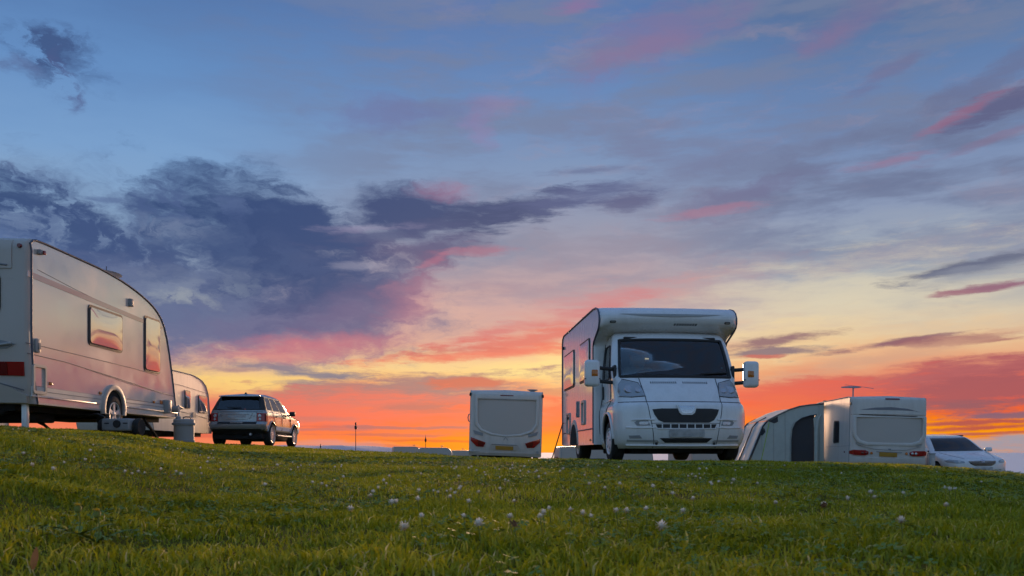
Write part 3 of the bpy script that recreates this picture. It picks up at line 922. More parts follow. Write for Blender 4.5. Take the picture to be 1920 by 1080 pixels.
# ================================================================== large caravan on the left
def poly_at(c, w, h, r):
    return rrect(w, h, r, 4, c[0], c[1])
def framed_window(S, parent, where, c, w, h, r, pane_mat, fr=0.04):
    f = S.patch('window', where, poly_at(c, w, h, r), M['rubber'], parent, off=0.012, thick=0.02)
    S.patch('pane', where, poly_at(c, w - 2 * fr, h - 2 * fr, max(r - fr * .5, .02)), pane_mat, f, off=0.026, thick=0.012, rows=14, cols=12, bulge=.007)
    return f
SYF = [0, .004, .02, .1, .2, .3, .4, .5, .6, .7, .8, .9, .98, .996, 1]
def tri(v):
    return v
A_loc = (-7.545, 11.25)
A_g = 0.315
A = empty('caravan', (A_loc[0], A_loc[1], A_g), R(0.1))
tag(A, 'large cream touring caravan at the left edge, its glossy side mirroring the sunset', 'caravan')
SA = Shell(smooth_tab([(.335, 5.22), (.48, 5.2), (1.11, 5.03), (1.9, 4.72), (2.13, 4.51), (2.29, 4.17), (2.40, 3.7), (2.475, 3.2), (2.53, 2.6), (2.548, 2.0)]),
           smooth_tab([(.335, .16), (.6, .08), (1.0, .02), (1.3, 0), (2.4, 0), (2.5, .04), (2.548, .14)]),
           lambda z: 1.12, rf=.05, rr=.05, bf=.10, br=.05)
zsA = [.335, .36, .44, .5, .565, .6, .7, .8, .9, 1.0, 1.1, 1.3, 1.5, 1.7, 1.9, 2.0, 2.08, 2.15, 2.22, 2.29, 2.35, 2.40, 2.44, 2.475, 2.505, 2.53, 2.548]
SA.build('body', zsA, [0, .3, .6, .9, 1], SYF, [0, .3, .6, .9, 1], [M['cream'], M['grp']], A, cap_bottom=True, mi=lambda x, y, z: 1 if (y < SA.yr(z) + .11 or z < .4) else 0, crown=.03)
# edge trim along the side profile
for sg in (1, -1):
    P = [(sg * 1.122, SA.rear(1.12, z) + .05, z) for z in [.34, .5, .7, .9, 1.1, 1.4, 1.8, 2.2, 2.38]]
    P += [(sg * 1.122, .12, 2.47), (sg * 1.122, .18, 2.52), (sg * 1.122, .26, 2.543), (sg * 1.122, .5, 2.552), (sg * 1.122, 1.3, 2.552), (sg * 1.122, 2.0, 2.55)]
    P += [(sg * 1.122, SA.yf(z) - .13, z) for z in [2.535, 2.505, 2.475, 2.44, 2.40, 2.35, 2.29, 2.22, 2.13, 2.0, 1.8, 1.5, 1.2, .9, .6, .36]]
    tube('edge_trim', P, .017, M['trim'], A, 8)
    box('skirt_rail', (sg * 1.128, 1.09, .44), (.02, 1.9, .022), M['alu'], A, .004)
    box('skirt_rail', (sg * 1.128, 4.0, .44), (.02, 2.25, .022), M['alu'], A, .004)
SA.patch('lower_panel', 'right', [(.16, .455), (2.08, .455), (2.08, .575), (.16, .575)], M['cream_rib'], A, off=.008, thick=.012, rows=3)
SA.patch('lower_panel', 'right', [(2.92, .455), (5.1, .455), (5.09, .555), (2.92, .565)], M['cream_rib'], A, off=.008, thick=.012, rows=3)
for (y0, y1) in ((.16, 2.08), (2.92, 5.08)):
    SA.line('panel_groove', 'right', [(y0, .515), (y1, .513)], .004, M['line'], A, off=.009)
    SA.line('panel_groove', 'right', [(y0, .578), (y1, .570)], .005, M['line'], A, off=.004)
framed_window(SA, A, 'right', (2.25, 1.625), 1.14, .62, .07, M['pane'])
framed_window(SA, A, 'right', (3.99, 1.595), .68, .98, .07, M['pane'])
framed_window(SA, A, 'rear', (0, 1.79), 1.58, .56, .10, M['pane2'])
# graphics
SA.line('side_stripe', 'right', [(.02, 1.135), (1.2, 1.13), (3.2, 1.112), (4.2, 1.08)], .006, M['line'], A, off=.001)
SA.line('side_stripe', 'right', [(.06, 1.0), (1.0, .985), (2.5, .90), (4.0, .80), (5.02, .745)], .007, M['line'], A, off=.001)
SA.line('side_stripe', 'right', [(1.6, .945), (3.0, .845), (4.4, .77)], .0045, M['line'], A, off=.001)
SA.line('side_stripe', 'right', [(.3, 2.16), (1.2, 2.09), (2.2, 2.03)], .004, M['line'], A, off=.001)
# pale red band under the roof
M['blush'] = plain('pale_red_band', (0.66, 0.30, 0.28), 0.08, ior=3.2, bump=.012, scale=1.4)
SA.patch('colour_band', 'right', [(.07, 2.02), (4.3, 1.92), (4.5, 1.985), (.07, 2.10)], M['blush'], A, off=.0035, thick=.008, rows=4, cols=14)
# lockers, lamps, boxes
u3, v3, n3 = (0, 1, 0), (0, 0, 1), (1, 0, 0)
def ring_on(name, c, w, h, bw, t, mat, parent, x=1.12, r=.03):
    V, Fc = ring_vf(poly_at(c, w, h, r), poly_at(c, w - 2 * bw, h - 2 * bw, max(r - bw * .6, .008)), (x, 0, 0), u3, v3, n3, t)
    return mesh(name, V, Fc, mat, parent)
ring_on('locker_door', (.33, .675), .33, .40, .04, .028, M['grp'], A, r=.04)
d = prism('filler_flap', poly_at((.275, 1.125), .12, .19, .03), (1.12, 0, 0), u3, v3, n3, .03, M['pale_grey'], A, .006)
prism('latch', poly_at((.29, 1.12), .04, .09, .01), (1.15, 0, 0), u3, v3, n3, .012, M['grey'], d)
for (yy, zz) in ((.62, .64), (2.06, .61), (4.06, .585)):
    prism('side_marker', poly_at((yy, zz), .07, .045, .01), (1.12, 0, 0), u3, v3, n3, .018, M['amber'], A, .004)
f = prism('marker_lamp', poly_at((.33, 2.40), .09, .065, .012), (1.12, 0, 0), u3, v3, n3, .05, M['grey'], A, .006)
prism('lens', poly_at((.37, 2.40), .05, .055, .012), (1.17, 0, 0), u3, v3, n3, .02, M['red'], f, .004)
prism('awning_lamp', poly_at((3.1, 2.2), .10, .13, .012), (1.12, 0, 0), u3, v3, n3, .05, M['grey'], A, .008)
prism('socket_box', poly_at((4.56, .53), .17, .25, .02), (1.12, 0, 0), u3, v3, n3, .10, M['pale_grey'], A, .012)
prism('side_marker', poly_at((4.38, .60), .09, .07, .012), (1.12, 0, 0), u3, v3, n3, .02, M['amber'], A, .004)
tube('water_inlet', [(1.12, 4.92, .50), (1.24, 4.92, .50)], .06, M['grey'], A, 12)
# rear end
SA.patch('tail_light', 'rear', [(.42, .71), (1.06, .70), (1.07, .885), (.42, .89)], M['red'], A, off=.02, thick=.03)
SA.patch('tail_light', 'rear', [(-1.07, .70), (-.42, .71), (-.42, .89), (-1.07, .885)], M['red'], A, off=.02, thick=.03)
SA.patch('lamp_lens', 'rear', [(.70, .715), (.86, .715), (.86, .88), (.70, .88)], M['red_dark'], A, off=.028, thick=.02)
SA.patch('bumper', 'rear', [(-1.06, .345), (1.06, .345), (1.08, .44), (.8, .60), (.4, .66), (-.4, .66), (-.8, .60), (-1.08, .44)], M['grp'], A, off=.06, thick=.07, rows=8, cols=20)
SA.patch('rear_crease', 'rear', [(.55, .655), (1.06, .50), (1.06, .52), (.55, .675)], M['line'], A, off=.064, thick=.01)
SA.patch('upper_panel', 'rear', [(-.93, 2.12), (.93, 2.12), (.93, 2.50), (-.93, 2.50)], M['grp'], A, off=.015, thick=.03, rows=5, cols=14)
SA.line('rear_swoosh', 'rear', [(.88, 2.16), (.6, 2.19), (.2, 2.2), (-.6, 2.2)], .012, M['line'], A, off=.018)
SA.line('rear_swoosh', 'rear', [(.75, 2.30), (.6, 2.325), (.1, 2.34)], .008, M['line'], A, off=.018)
h = SA.patch('grab_handle_recess', 'rear', [(.42, 1.02), (.86, 1.06), (.97, 1.12), (.80, 1.17), (.42, 1.15)], M['grey'], A, off=.006, thick=.01)
V, Fc = tube_vf([SA.pos('rear', q, zz, .04) for q, zz in ((.40, 1.075), (.6, 1.09), (.8, 1.105), (.94, 1.125))], .018, 8)
mesh('grab_handle', V, Fc, M['pale_grey'], A, smooth=50)
lathe('marker_lamp', [(0, .03), (.025, .03), (.032, .012), (.032, 0)], SA.pos('rear', 1.03, 2.42, 0), (0, -1, 0), M['red_dark'], A, 16)
# wheels with moulded arch
for sg in (1, -1):
    V, Fc = ring_vf([(.40 * math.cos(R(a)), .40 * math.sin(R(a))) for a in range(-12, 193, 12)] + [(-.3, -.08), (.3, -.08)],
                    [(.32 * math.cos(R(a)), .32 * math.sin(R(a))) for a in range(-12, 193, 12)] + [(-.28, -.075), (.28, -.075)], (sg * 1.105, 2.5, .37), u3, v3, (sg, 0, 0), .055)
    mesh('wheel_arch', V, Fc, M['grp'], A, bevel=.012)
    prism('wheel_arch_liner', [(.325 * math.cos(R(a)), .325 * math.sin(R(a))) for a in range(-10, 191, 10)], (sg * 1.11, 2.5, .37), u3, v3, (sg, 0, 0), .013, M['under'], A)
    wheel(A, (sg * 1.06, 2.5, .30), .295, .18, sg, 'five')
box('chassis', (0, 2.6, .30), (1.7, 4.7, .10), M['under'], A)
box('axle', (0, 2.5, .28), (2.0, .12, .12), M['under'], A)
box('underfloor_tank', (.2, 1.2, .2), (1.0, .7, .16), M['under'], A, .03)
def steady(parent, x, y, top, base, dx, dy, mat):
    V, Fc = join_vf([tube_vf([(x, y, top), (x + dx, y + dy, base)], .028, 6), box_vf((x + dx, y + dy, base + .01), (.14, .14, .02)),
                     tube_vf([(x, y + .32 * (1 if dy < .1 else -1), top), (x + dx * .55, y + dy * .55, top + (base - top) * .55)], .016, 6)])
    return mesh('corner_steady', V, Fc, mat, parent, smooth=50)
def local_ground(root, x, y):
    p = root.matrix_basis @ Vector((x, y, 0))
    return gz(p.x, p.y) - root.location.z
b = local_ground(A, 1.0, .22)
box('rear_leg', (.98, .26, (.34 + b) / 2), (.07, .07, .36 - b), M['white'], A, .008)
steady(A, .75, .35, .30, local_ground(A, .45, -.1), -.3, -.45, M['under'])
steady(A, -.9, .35, .30, local_ground(A, -.9, .6), 0, .25, M['under'])
steady(A, 1.0, 3.9, .30, local_ground(A, 1.0, 4.55), 0, .65, M['under'])
steady(A, -.9, 3.9, .30, local_ground(A, -.9, 4.5), 0, .6, M['under'])
V, Fc = join_vf([tube_vf([(s_ * .7, 5.0, .34), (s_ * .05, 6.1, .36)], .04, 6) for s_ in (1, -1)] + [tube_vf([(0, 6.0, .36), (0, 6.35, .40)], .035, 8)])
mesh('tow_frame', V, Fc, M['under'], A, smooth=50)
# roof fittings
dish = lathe('satellite_dish', [(0, .0), (.13, .008), (.22, .026), (.24, .036), (.22, .033), (.12, .016), (0, .01)], (.80, 2.95, 2.62), (.05, .10, 1), M['grey'], A, 28)
tube('mast', [(.80, 2.95, 2.46), (.80, 2.95, 2.63)], .02, M['grey'], dish)
tube('feed_arm', [(.80, 2.95, 2.63), (.80, 2.95, 2.78)], .006, M['black'], dish, 6)
lathe('roof_flue', [(.04, 0), (.04, .09), (.065, .10), (.065, .12), (.03, .125), (.03, .16), (.06, .17), (.06, .185), (0, .19)], (.75, 3.55, 2.40), (0, 0, 1), M['black'], A, 16)
box('roof_light', (0, 1.5, 2.60), (.6, .6, .10), M['grp'], A, .02)

# ------------------------------------------------------------------ hose, water barrel and waste tank beside it
bx_, by_ = -5.92, 15.4
bz = gz(bx_, by_)
WB = empty('water_barrel', (bx_, by_, bz)); tag(WB, 'upright grey plastic water barrel with a hose, beside the nose of the big caravan', 'water barrel')
lathe('drum', [(0, .02), (.17, .02), (.175, .05), (.175, .30), (.18, .325), (.18, .40), (.16, .415), (0, .415)], (0, 0, 0), (0, 0, 1), M['pale_grey'], WB, 30)
lathe('foot_ring', [(.165, 0), (.19, .0), (.192, .03), (.17, .035)], (0, 0, 0), (0, 0, 1), M['grey'], WB, 30)
lathe('tyre_band', [(.178, .305), (.205, .312), (.207, .345), (.178, .352)], (0, 0, 0), (0, 0, 1), M['grey'], WB, 30)
tube('carry_handle', [(.01, -.05, .41), (.01, -.05, .445), (.05, -.05, .455), (.13, -.05, .45), (.14, -.05, .41)], .01, M['black'], WB, 6)
lathe('pump_cap', [(.05, .41), (.05, .45), (.03, .47), (0, .47)], (-.1, 0, 0), (0, 0, 1), M['grey'], WB, 14)
p0 = A.matrix_basis @ Vector((1.24, 4.92, .50))
p1 = Vector((bx_ - .1, by_, bz + .46))
H = tube('water_hose', [p0, p0 + Vector((.08, 0, .02)), p0.lerp(p1, .5) + Vector((0, 0, .13)), p0.lerp(p1, .8) + Vector((.02, 0, .14)), p1 + Vector((0, 0, .05)), p1], .014, M['grey'], None, 8)
tag(H, 'thin grey hose looping from the caravan wall to the water barrel', 'hose')
wx, wy = -5.98, 13.05
wz = gz(wx, wy)
WT = empty('waste_water_tank', (wx, wy, wz), R(-4)); tag(WT, 'low grey waste water tank on black wheels, lying under the big caravan', 'waste tank')
V, Fc = box_vf((0, 0, .17), (.44, .34, .19)); mesh('tank', V, Fc, M['grey'], WT, bevel=.03, seg=3)
lathe('filler_cap', [(0, .02), (.055, .02), (.06, 0)], (0.03, -.17, .18), (0, -1, 0), M['black'], WT, 18)
for q in (-.13, .16):
    box('moulded_slot', (q, -.172, .19), (.07, .01, .018), M['seam'], WT)
for sg in (-1, 1):
    lathe('wheel', [(.0, .0), (.06, .0), (.10, .01), (.13, .0), (.135, .02), (.135, .07), (.12, .09), (.05, .085), (0, .08)], (sg * .23, .02, .135), (sg, 0, 0), M['tyre'], WT, 26)
tube('waste_hose', [(-.2, -.1, .28), (-.3, -.12, .33), (-.45, -.05, .32), (-.7, 0, .30)], .02, M['black'], WT, 8)

# ================================================================== generic touring caravan
def caravan(name, label, loc, rz, L=5.6, w=1.1, h=2.5, bottom=.34, ry=0.0, group=None, rake=.5, skin='white2'):
    root = empty(name, loc, rz, 0, ry)
    tag(root, label, 'caravan', group)
    H_ = h - .0
    S = Shell(smooth_tab([(bottom, L), (.55, L), (H_ * .45, L - rake * .35), (H_ * .75, L - rake * .75), (H_ * .88, L - rake * 1.3), (H_ * .95, L - rake * 2.2), (H_ * .985, L - rake * 3.4), (H_, L - rake * 4.5)]),
              smooth_tab([(bottom, .12), (.55, .03), (.9, 0), (H_ - .12, .02), (H_ - .03, .06), (H_, .14)]), lambda z: w, rf=.05, rr=.06, bf=.12, br=.06)
    zs = sorted(set([bottom, bottom + .04, .5, .6, .8, 1.0, 1.3, 1.6, 1.9] + [H_ * q for q in (.75, .82, .88, .92, .95, .97, .985, .995, 1.0)]))
    zs = [z for i, z in enumerate(zs) if i == 0 or z - zs[i - 1] > .004]
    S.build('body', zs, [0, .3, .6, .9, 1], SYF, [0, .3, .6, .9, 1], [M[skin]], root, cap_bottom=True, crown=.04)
    for sg in (1, -1):
        P = [(sg * (w + .002), S.rear(w, z) + .05, z) for z in (bottom, .6, 1.0, 1.6, H_ - .15)] + [(sg * (w + .002), .16, H_ - .03), (sg * (w + .002), .3, H_ + .003)]
        P += [(sg * (w + .002), S.yf(z) - .14, z) for z in [H_ * q for q in (1.0, .985, .95, .88, .75, .6, .45, .3)] + [bottom]]
        tube('edge_trim', P, .016, M['pale_grey'], root, 6)
        wheel(root, (sg * (w - .07), L * .5, .30), .295, .18, sg, 'five')
        prism('wheel_arch_liner', [(.34 * math.cos(R(a)), .34 * math.sin(R(a))) for a in range(0, 181, 12)], (sg * (w - .012), L * .5, bottom + .01), u3, v3, (sg, 0, 0), .015, M['under'], root)
    box('chassis', (0, L * .5, bottom - .06), (w * 1.5, L * .85, .12), M['under'], root)
    V, Fc = join_vf([tube_vf([(s_ * .7, L - .2, bottom), (s_ * .05, L + 1.0, bottom + .02)], .04, 6) for s_ in (1, -1)])
    mesh('tow_frame', V, Fc, M['under'], root, smooth=50)
    return root, S

# second caravan of the left-hand row
gB = gz(-11.3, 28.0)
CB, SB = caravan('caravan', 'pale caravan half hidden behind the big one, glowing windows, left of the silver car', (-11.66, 24.85, gB), R(0.4), L=5.35, w=1.1, h=2.24, rake=.42)
for c_, w_, h_ in (((2.95, 1.40), .5, .60), ((4.35, 1.32), .85, .62)):
    framed_window(SB, CB, 'right', c_, w_, h_, .07, M['pane'], .035)
prism('vent_grille', poly_at((3.55, .93), .28, .16, .01), (1.1, 0, 0), u3, v3, n3, .015, M['grey'], CB)
SB.line('side_stripe', 'right', [(.1, 1.86), (2.6, 1.82), (5.0, 1.72)], .008, M['line'], CB, off=.001)
SB.line('side_stripe', 'right', [(.1, 1.0), (2.6, .98), (5.2, .84)], .01, M['line'], CB, off=.001)
tube('jockey_mast', [(0, 6.2, .2), (0, 6.2, .75)], .03, M['grey'], CB)
box('gas_locker', (0, 5.62, .62), (1.3, .45, .36), M['grp'], CB, .04)

# third caravan in that row, seen only beneath the first
gE = gz(-12.5, 20)
CE, SE = caravan('caravan', 'white caravan seen only through the gap under the big caravan', (-17.2, 22.5, gz(-17.2, 24)), R(2), L=5.2, w=1.1, h=2.3, rake=.45)
framed_window(SE, CE, 'right', (2.4, 1.5), 1.2, .6, .07, M['pane'])

# ================================================================== white caravan, rear towards us, centre
gC = gz(-.2, 29.5)
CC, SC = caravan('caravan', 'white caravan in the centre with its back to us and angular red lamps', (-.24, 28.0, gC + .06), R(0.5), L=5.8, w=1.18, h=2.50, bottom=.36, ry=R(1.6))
def c_rear(pts):       # photograph detail -> across, height
    return [((x - 604) / 385.7, (975 - y) / 385.7 + .36) for x, y in pts]
SC.patch('recess_panel', 'rear', c_rear([(240, 265), (985, 265), (985, 560), (930, 640), (800, 690), (610, 708), (430, 690), (300, 640), (245, 560)]), M['grp'], CC, off=.008, thick=.05, rows=14, cols=16)
V, Fc = ring_vf(c_rear([(205, 190), (1015, 190), (1015, 580), (950, 668), (810, 720), (610, 740), (420, 720), (285, 668), (205, 580)]),
                c_rear([(245, 262), (978, 262), (978, 560), (925, 640), (798, 688), (610, 706), (432, 688), (305, 640), (250, 560)]), (0, .065, 0), (1, 0, 0), (0, 0, 1), (0, -1, 0), .088)
mesh('rear_surround', V, Fc, M['white2'], CC, bevel=.035)
SC.patch('upper_lip', 'rear', c_rear([(232, 212), (600, 200), (985, 212), (985, 262), (600, 246), (232, 262)]), M['grey'], CC, off=.036, thick=.02, rows=6, cols=14)
SC.patch('brake_light', 'rear', c_rear([(525, 203), (690, 203), (690, 216), (525, 216)]), M['red_dark'], CC, off=.05, thick=.02)
for sg in (1, -1):
    fl = lambda pts: [((x - 604) / 385.7 * -sg, (975 - y) / 385.7 + .36) for x, y in pts]
    lm = SC.patch('tail_light', 'rear', fl([(165, 745), (355, 810), (328, 866), (240, 862), (165, 792)]), M['red'], CC, off=.03, thick=.04)
    SC.patch('lens', 'rear', fl([(250, 788), (345, 815), (325, 858), (262, 856)]), M['red_dark'], lm, off=.036, thick=.02)
    gr = SC.patch('grab_handle', 'rear', fl([(190, 655), (318, 690), (318, 730), (212, 705)]), M['grey'], CC, off=.022, thick=.03)
    lathe('reflector', [(0, .02), (.03, .02), (.045, .025), (.05, 0)], SC.pos('rear', -sg * 1.06, .36 + .14, .02), (0, -1, 0), M['pale_grey'], CC, 16)
    lathe('marker_lamp', [(0, .05), (.05, .04), (.06, 0)], (sg * 1.18, .1, 2.36), (sg, 0, .2), M['black'], CC, 12)
SC.patch('plate_recess', 'rear', c_rear([(425, 826), (760, 832), (790, 880), (720, 905), (470, 905), (400, 880)]), M['grp'], CC, off=.012, thick=.03)
SC.patch('number_plate', 'rear', c_rear([(480, 848), (706, 852), (706, 900), (480, 897)]), M['yellow'], CC, off=.022, thick=.02)
SC.line('plate_lip', 'rear', c_rear([(430, 828), (750, 834)]), .012, M['grey'], CC, off=.02)
SC.patch('bumper', 'rear', c_rear([(150, 970), (1052, 985), (1052, 935), (900, 955), (600, 950), (300, 930), (150, 905)]), M['white2'], CC, off=.05, thick=.06, rows=6, cols=16)
tube('side_handle', [(-1.18, .25, 1.72), (-1.24, .25, 1.70), (-1.26, .25, 1.60), (-1.24, .25, 1.49), (-1.18, .25, 1.46)], .018, M['grey'], CC, 8)
SC.line('rear_logo', 'rear', c_rear([(580, 775), (605, 735), (632, 775)]), .01, M['grey'], CC, off=.004)
box('roof_light', (0, 1.6, 2.55), (.62, .6, .12), M['grey'], CC, .03)
V, Fc = lathe_vf([(0, .06), (.17, .10), (.18, .085), (.06, .03), (.05, 0)], (.86, .5, 2.50), (0, 0, 1), 24)
mesh('aerial', V, Fc, M['pale_grey'], CC, smooth=40)

# ================================================================== caravan with the awning on the right
aD = R(-3.5)
xD0, yD0 = 9.75 + 1.06 * math.cos(aD), 24.5
CD_, SD = caravan('caravan', 'white caravan with red oval tail lamps and an awning on its side', (xD0, yD0, gz(10.9, 26.5) + .04), aD, L=5.6, w=1.06, h=2.42, bottom=.36, ry=R(1.2))
def d_rear(pts):
    return [((x - 1437) / 330.0, 2.42 - (y - 137) / 330.0) for x, y in pts]
def d_fl(pts, sg):
    return [(-sg * (x - 1437) / 330.0, 2.42 - (y - 137) / 330.0) for x, y in pts]
SD.patch('upper_panel', 'rear', d_rear([(1100, 160), (1780, 160), (1780, 303), (1100, 303)]), M['white2'], CD_, off=.03, thick=.04, rows=6, cols=14)
SD.line('panel_gap', 'rear', d_rear([(1090, 308), (1788, 320)]), .012, M['seam'], CD_, off=.004)
SD.patch('swoosh', 'rear', d_rear([(1160, 262), (1300, 240), (1450, 234), (1600, 246), (1725, 278), (1600, 256), (1450, 246), (1300, 250)]), M['line'], CD_, off=.034, thick=.01, rows=8, cols=14)
SD.patch('brake_light', 'rear', d_rear([(1395, 150), (1525, 150), (1525, 163), (1395, 163)]), M['red_dark'], CD_, off=.045, thick=.03)
SD.patch('recess_panel', 'rear', d_rear([(1130, 330), (1745, 330), (1745, 500), (1715, 550), (1640, 572), (1240, 572), (1165, 550), (1130, 500)]), M['grp'], CD_, off=.008, thick=.03, rows=9, cols=14)
V, Fc = ring_vf(d_rear([(1098, 324), (1777, 324), (1777, 505), (1740, 575), (1655, 602), (1225, 602), (1140, 575), (1098, 505)]),
                d_rear([(1132, 334), (1743, 334), (1743, 500), (1713, 548), (1640, 570), (1240, 570), (1167, 548), (1132, 500)]), (0, .075, 0), (1, 0, 0), (0, 0, 1), (0, -1, 0), .09)
mesh('rear_surround', V, Fc, M['white2'], CD_, bevel=.03)
for sg in (1, -1):
    lm = SD.patch('tail_light', 'rear', d_fl([(1080, 655), (1110, 643), (1215, 645), (1246, 660), (1244, 685), (1215, 696), (1110, 693), (1080, 682)], sg), M['red'], CD_, off=.04, thick=.05)
    for q in (1190, 1225):
        lathe('lens', [(0, .02), (.035, .016), (.042, 0)], SD.pos('rear', -sg * (q - 1437) / 330, 2.42 - (671 - 137) / 330, .038), (0, -1, 0), M['clear'] if sg > 0 else M['red_dark'], lm, 14)
    lathe('reflector', [(0, .015), (.035, .012), (.04, 0)], SD.pos('rear', -sg * (1275 - 1437) / 330, 2.42 - (672 - 137) / 330, .01), (0, -1, 0), M['amber'], CD_, 14)
    gh = SD.patch('grab_handle', 'rear', d_fl([(1130, 570), (1190, 572), (1206, 595), (1165, 603), (1132, 588)], sg), M['pale_grey'], CD_, off=.03, thick=.03)
SD.patch('number_plate', 'rear', d_rear([(1348, 662), (1510, 666), (1510, 706), (1348, 702)]), M['yellow'], CD_, off=.03, thick=.03)
SD.line('plate_lip', 'rear', d_rear([(1318, 657), (1555, 663)]), .012, M['grey'], CD_, off=.02)
SD.patch('bumper', 'rear', d_rear([(1085, 708), (1786, 715), (1786, 790), (1085, 785)]), M['white2'], CD_, off=.05, thick=.06, rows=5, cols=14)
SD.line('lower_seam', 'rear', d_rear([(1150, 600), (1300, 634), (1440, 640), (1600, 636), (1730, 606)]), .008, M['pale_grey'], CD_, off=.012)
SD.patch('logo', 'rear', d_rear([(1428, 628), (1452, 628), (1452, 642), (1428, 642)]), M['line'], CD_, off=.016, thick=.01)
f = SD.patch('window', 'left', [(1.12, 1.10), (1.60, 1.08), (1.66, 1.14), (1.62, 1.72), (1.56, 1.78), (1.18, 1.76), (1.12, 1.70)], M['rubber'], CD_, off=.012, thick=.02)
SD.patch('pane', 'left', [(1.15, 1.13), (1.58, 1.11), (1.62, 1.16), (1.58, 1.69), (1.54, 1.74), (1.20, 1.73), (1.15, 1.68)], M['pane2'], f, off=.024, thick=.01)
lathe('side_marker', [(0, .02), (.025, .015), (.03, 0)], (-1.06, .6, .82), (-1, 0, 0), M['red_dark'], CD_, 12)
V, Fc = lathe_vf([(0, .02), (.04, .01), (.05, 0)], (-1.07, .12, 2.22), (-1, 0, 0), 12); mesh('marker_lamp', V, Fc, M['black'], CD_)
SD.line('side_stripe', 'left', [(.1, 1.0), (2.4, .98)], .004, M['line'], CD_, off=.001)
ae = tube('aerial_mast', [(-.65, 1.2, 2.40), (-.65, 1.2, 2.76)], .022, M['grey'], CD_, 8)
V, Fc = join_vf([prism_vf([(-.36, -.02), (-.1, .10), (.26, .06), (.05, -.05)], (-.65, 1.2, 2.76), (1, 0, 0), (0, 1, .3), (0, 0, 1), .035),
                 tube_vf([(-.9, 1.2, 2.85), (-.4, 1.2, 2.80)], .006, 6), tube_vf([(-.4, 1.2, 2.80), (-.05, 1.2, 2.75)], .008, 6)])
mesh('aerial_head', V, Fc, M['grey'], ae)
lathe('roof_flue', [(.04, 0), (.04, .10), (.07, .11), (.07, .14), (0, .15)], (-.75, 3.6, 2.38), (0, 0, 1), M['black'], CD_, 14)

# ------------------------------------------------------------------ the awning
AW = empty('awning', (xD0 - 1.06 * math.cos(aD), yD0, CD_.location.z), aD)
tag(AW, 'grey-green fabric awning with a dark doorway, pitched against the right-hand caravan', 'awning')
y0, y1 = 2.6, 5.6
prof = [(0.0, 2.36), (-.40, 2.33), (-.76, 2.28), (-1.10, 2.17), (-1.45, 2.00), (-1.76, 1.83), (-1.9, 1.66), (-2.45, .30), (-2.56, 0.02)]
zt = smooth_tab([(-x, z) for x, z in prof][:6])
# end wall with the doorway cut out
door = [(-.31, 0.02), (-.31, 1.6), (-.33, 1.9), (-.24, 2.02), (-.45, 1.99), (-.70, 1.91), (-.88, 1.78), (-.97, 1.58), (-1.01, 1.2), (-1.01, .02)]
wall = [(0, .02), (0, 2.36)] + prof[1:]
def wall_piece(name, poly, mat, yy=0.0, t=.012, parent=None):
    return prism(name, poly, (0, y0 + yy, 0), (1, 0, 0), (0, 0, 1), (0, 1, 0), t, mat, parent or AW)
wall_piece('end_wall', [(0, .02), (0, 2.36), (-.40, 2.33), (-.76, 2.28), (-.88, 2.24), (-.70, 1.91), (-.45, 1.99), (-.24, 2.02), (-.33, 1.9), (-.31, 1.6), (-.31, .02)], M['canvas'])
wall_piece('end_wall', [(-1.01, .02), (-1.01, 1.2), (-.97, 1.58), (-.88, 1.78), (-.70, 1.91), (-.88, 2.24), (-1.10, 2.17), (-1.45, 2.00), (-1.76, 1.83), (-1.9, 1.66), (-2.45, .30), (-2.56, .02)], M['canvas'])
wall_piece('door_mesh', [(-.29, .02), (-.29, 2.05), (-.8, 2.0), (-1.03, 1.7), (-1.03, .02)], M['canvas_d'], .05, .01)
P = [(x, y0 - .012, z) for x, z in door[3:]]
tube('door_zip', P, .018, M['canvas_d'], AW, 6)
tube('door_zip', [(x, y0 - .012, z) for x, z in ((-1.06, .02), (-1.06, 1.2), (-1.02, 1.6), (-.93, 1.8))], .008, M['pale_grey'], AW, 6)
# rolled door flap
V, Fc = tube_vf([(-.24, y0 - .03, .05), (-.25, y0 - .04, .8), (-.24, y0 - .03, 1.5), (-.2, y0 - .03, 1.85), (-.1, y0 - .02, 2.02)], [.05, .07, .06, .05, .02], 8); mesh('rolled_flap', V, Fc, M['canvas'], AW, smooth=50)
# roof and front sheets with slight sag
def sheet(name, pts, mat, ya, yb, lift=0.0, n=8):
    V, Fc = [], []
    for j in range(n + 1):
        yy = ya + (yb - ya) * j / n
        sag = -.03 * math.sin(math.pi * j / n)
        for i, (x, z) in enumerate(pts):
            V.append((x, yy, z + lift + sag * (0 if i in (0, len(pts) - 1) else 1)))
    m = len(pts)
    for j in range(n):
        for i in range(m - 1):
            Fc.append((j * m + i, j * m + i + 1, (j + 1) * m + i + 1, (j + 1) * m + i))
    o = mesh(name, V, Fc, mat, AW, smooth=40)
    so = o.modifiers.new('thickness', 'SOLIDIFY'); so.thickness = .008
    return o
sheet('roof_sheet', prof[:6], M['canvas'], y0 - .05, y1, .02)
sheet('front_sheet', prof[5:], M['canvas'], y0, y1)
for (ya, yb) in ((y0 + .18, y0 + 1.35), (y0 + 1.6, y1 - .2)):
    P = [(-1.86, 1.62), (-1.93, 1.5), (-2.2, .85), (-2.44, .25)]
    sheet('front_window', [(x - .025, z) for x, z in P], M['canvas_w'], ya, yb)
tube('edge_pole', [(x, y0 - .005, z + .012) for x, z in prof[:6]], .022, M['canvas_d'], AW, 6)
tube('edge_pole', [(x - .01, y0 - .005, z) for x, z in prof[5:]], .025, M['canvas_d'], AW, 6)
for yy in (y0 + 1.47, y1):
    tube('edge_pole', [(x - .02, yy, z) for x, z in prof[4:]], .02, M['canvas_d'], AW, 6)
wall_piece('peak_patch', [(-1.45, 1.97), (-1.44, 1.80), (-1.56, 1.75), (-1.74, 1.82)], M['canvas_d'], -.012, .01)
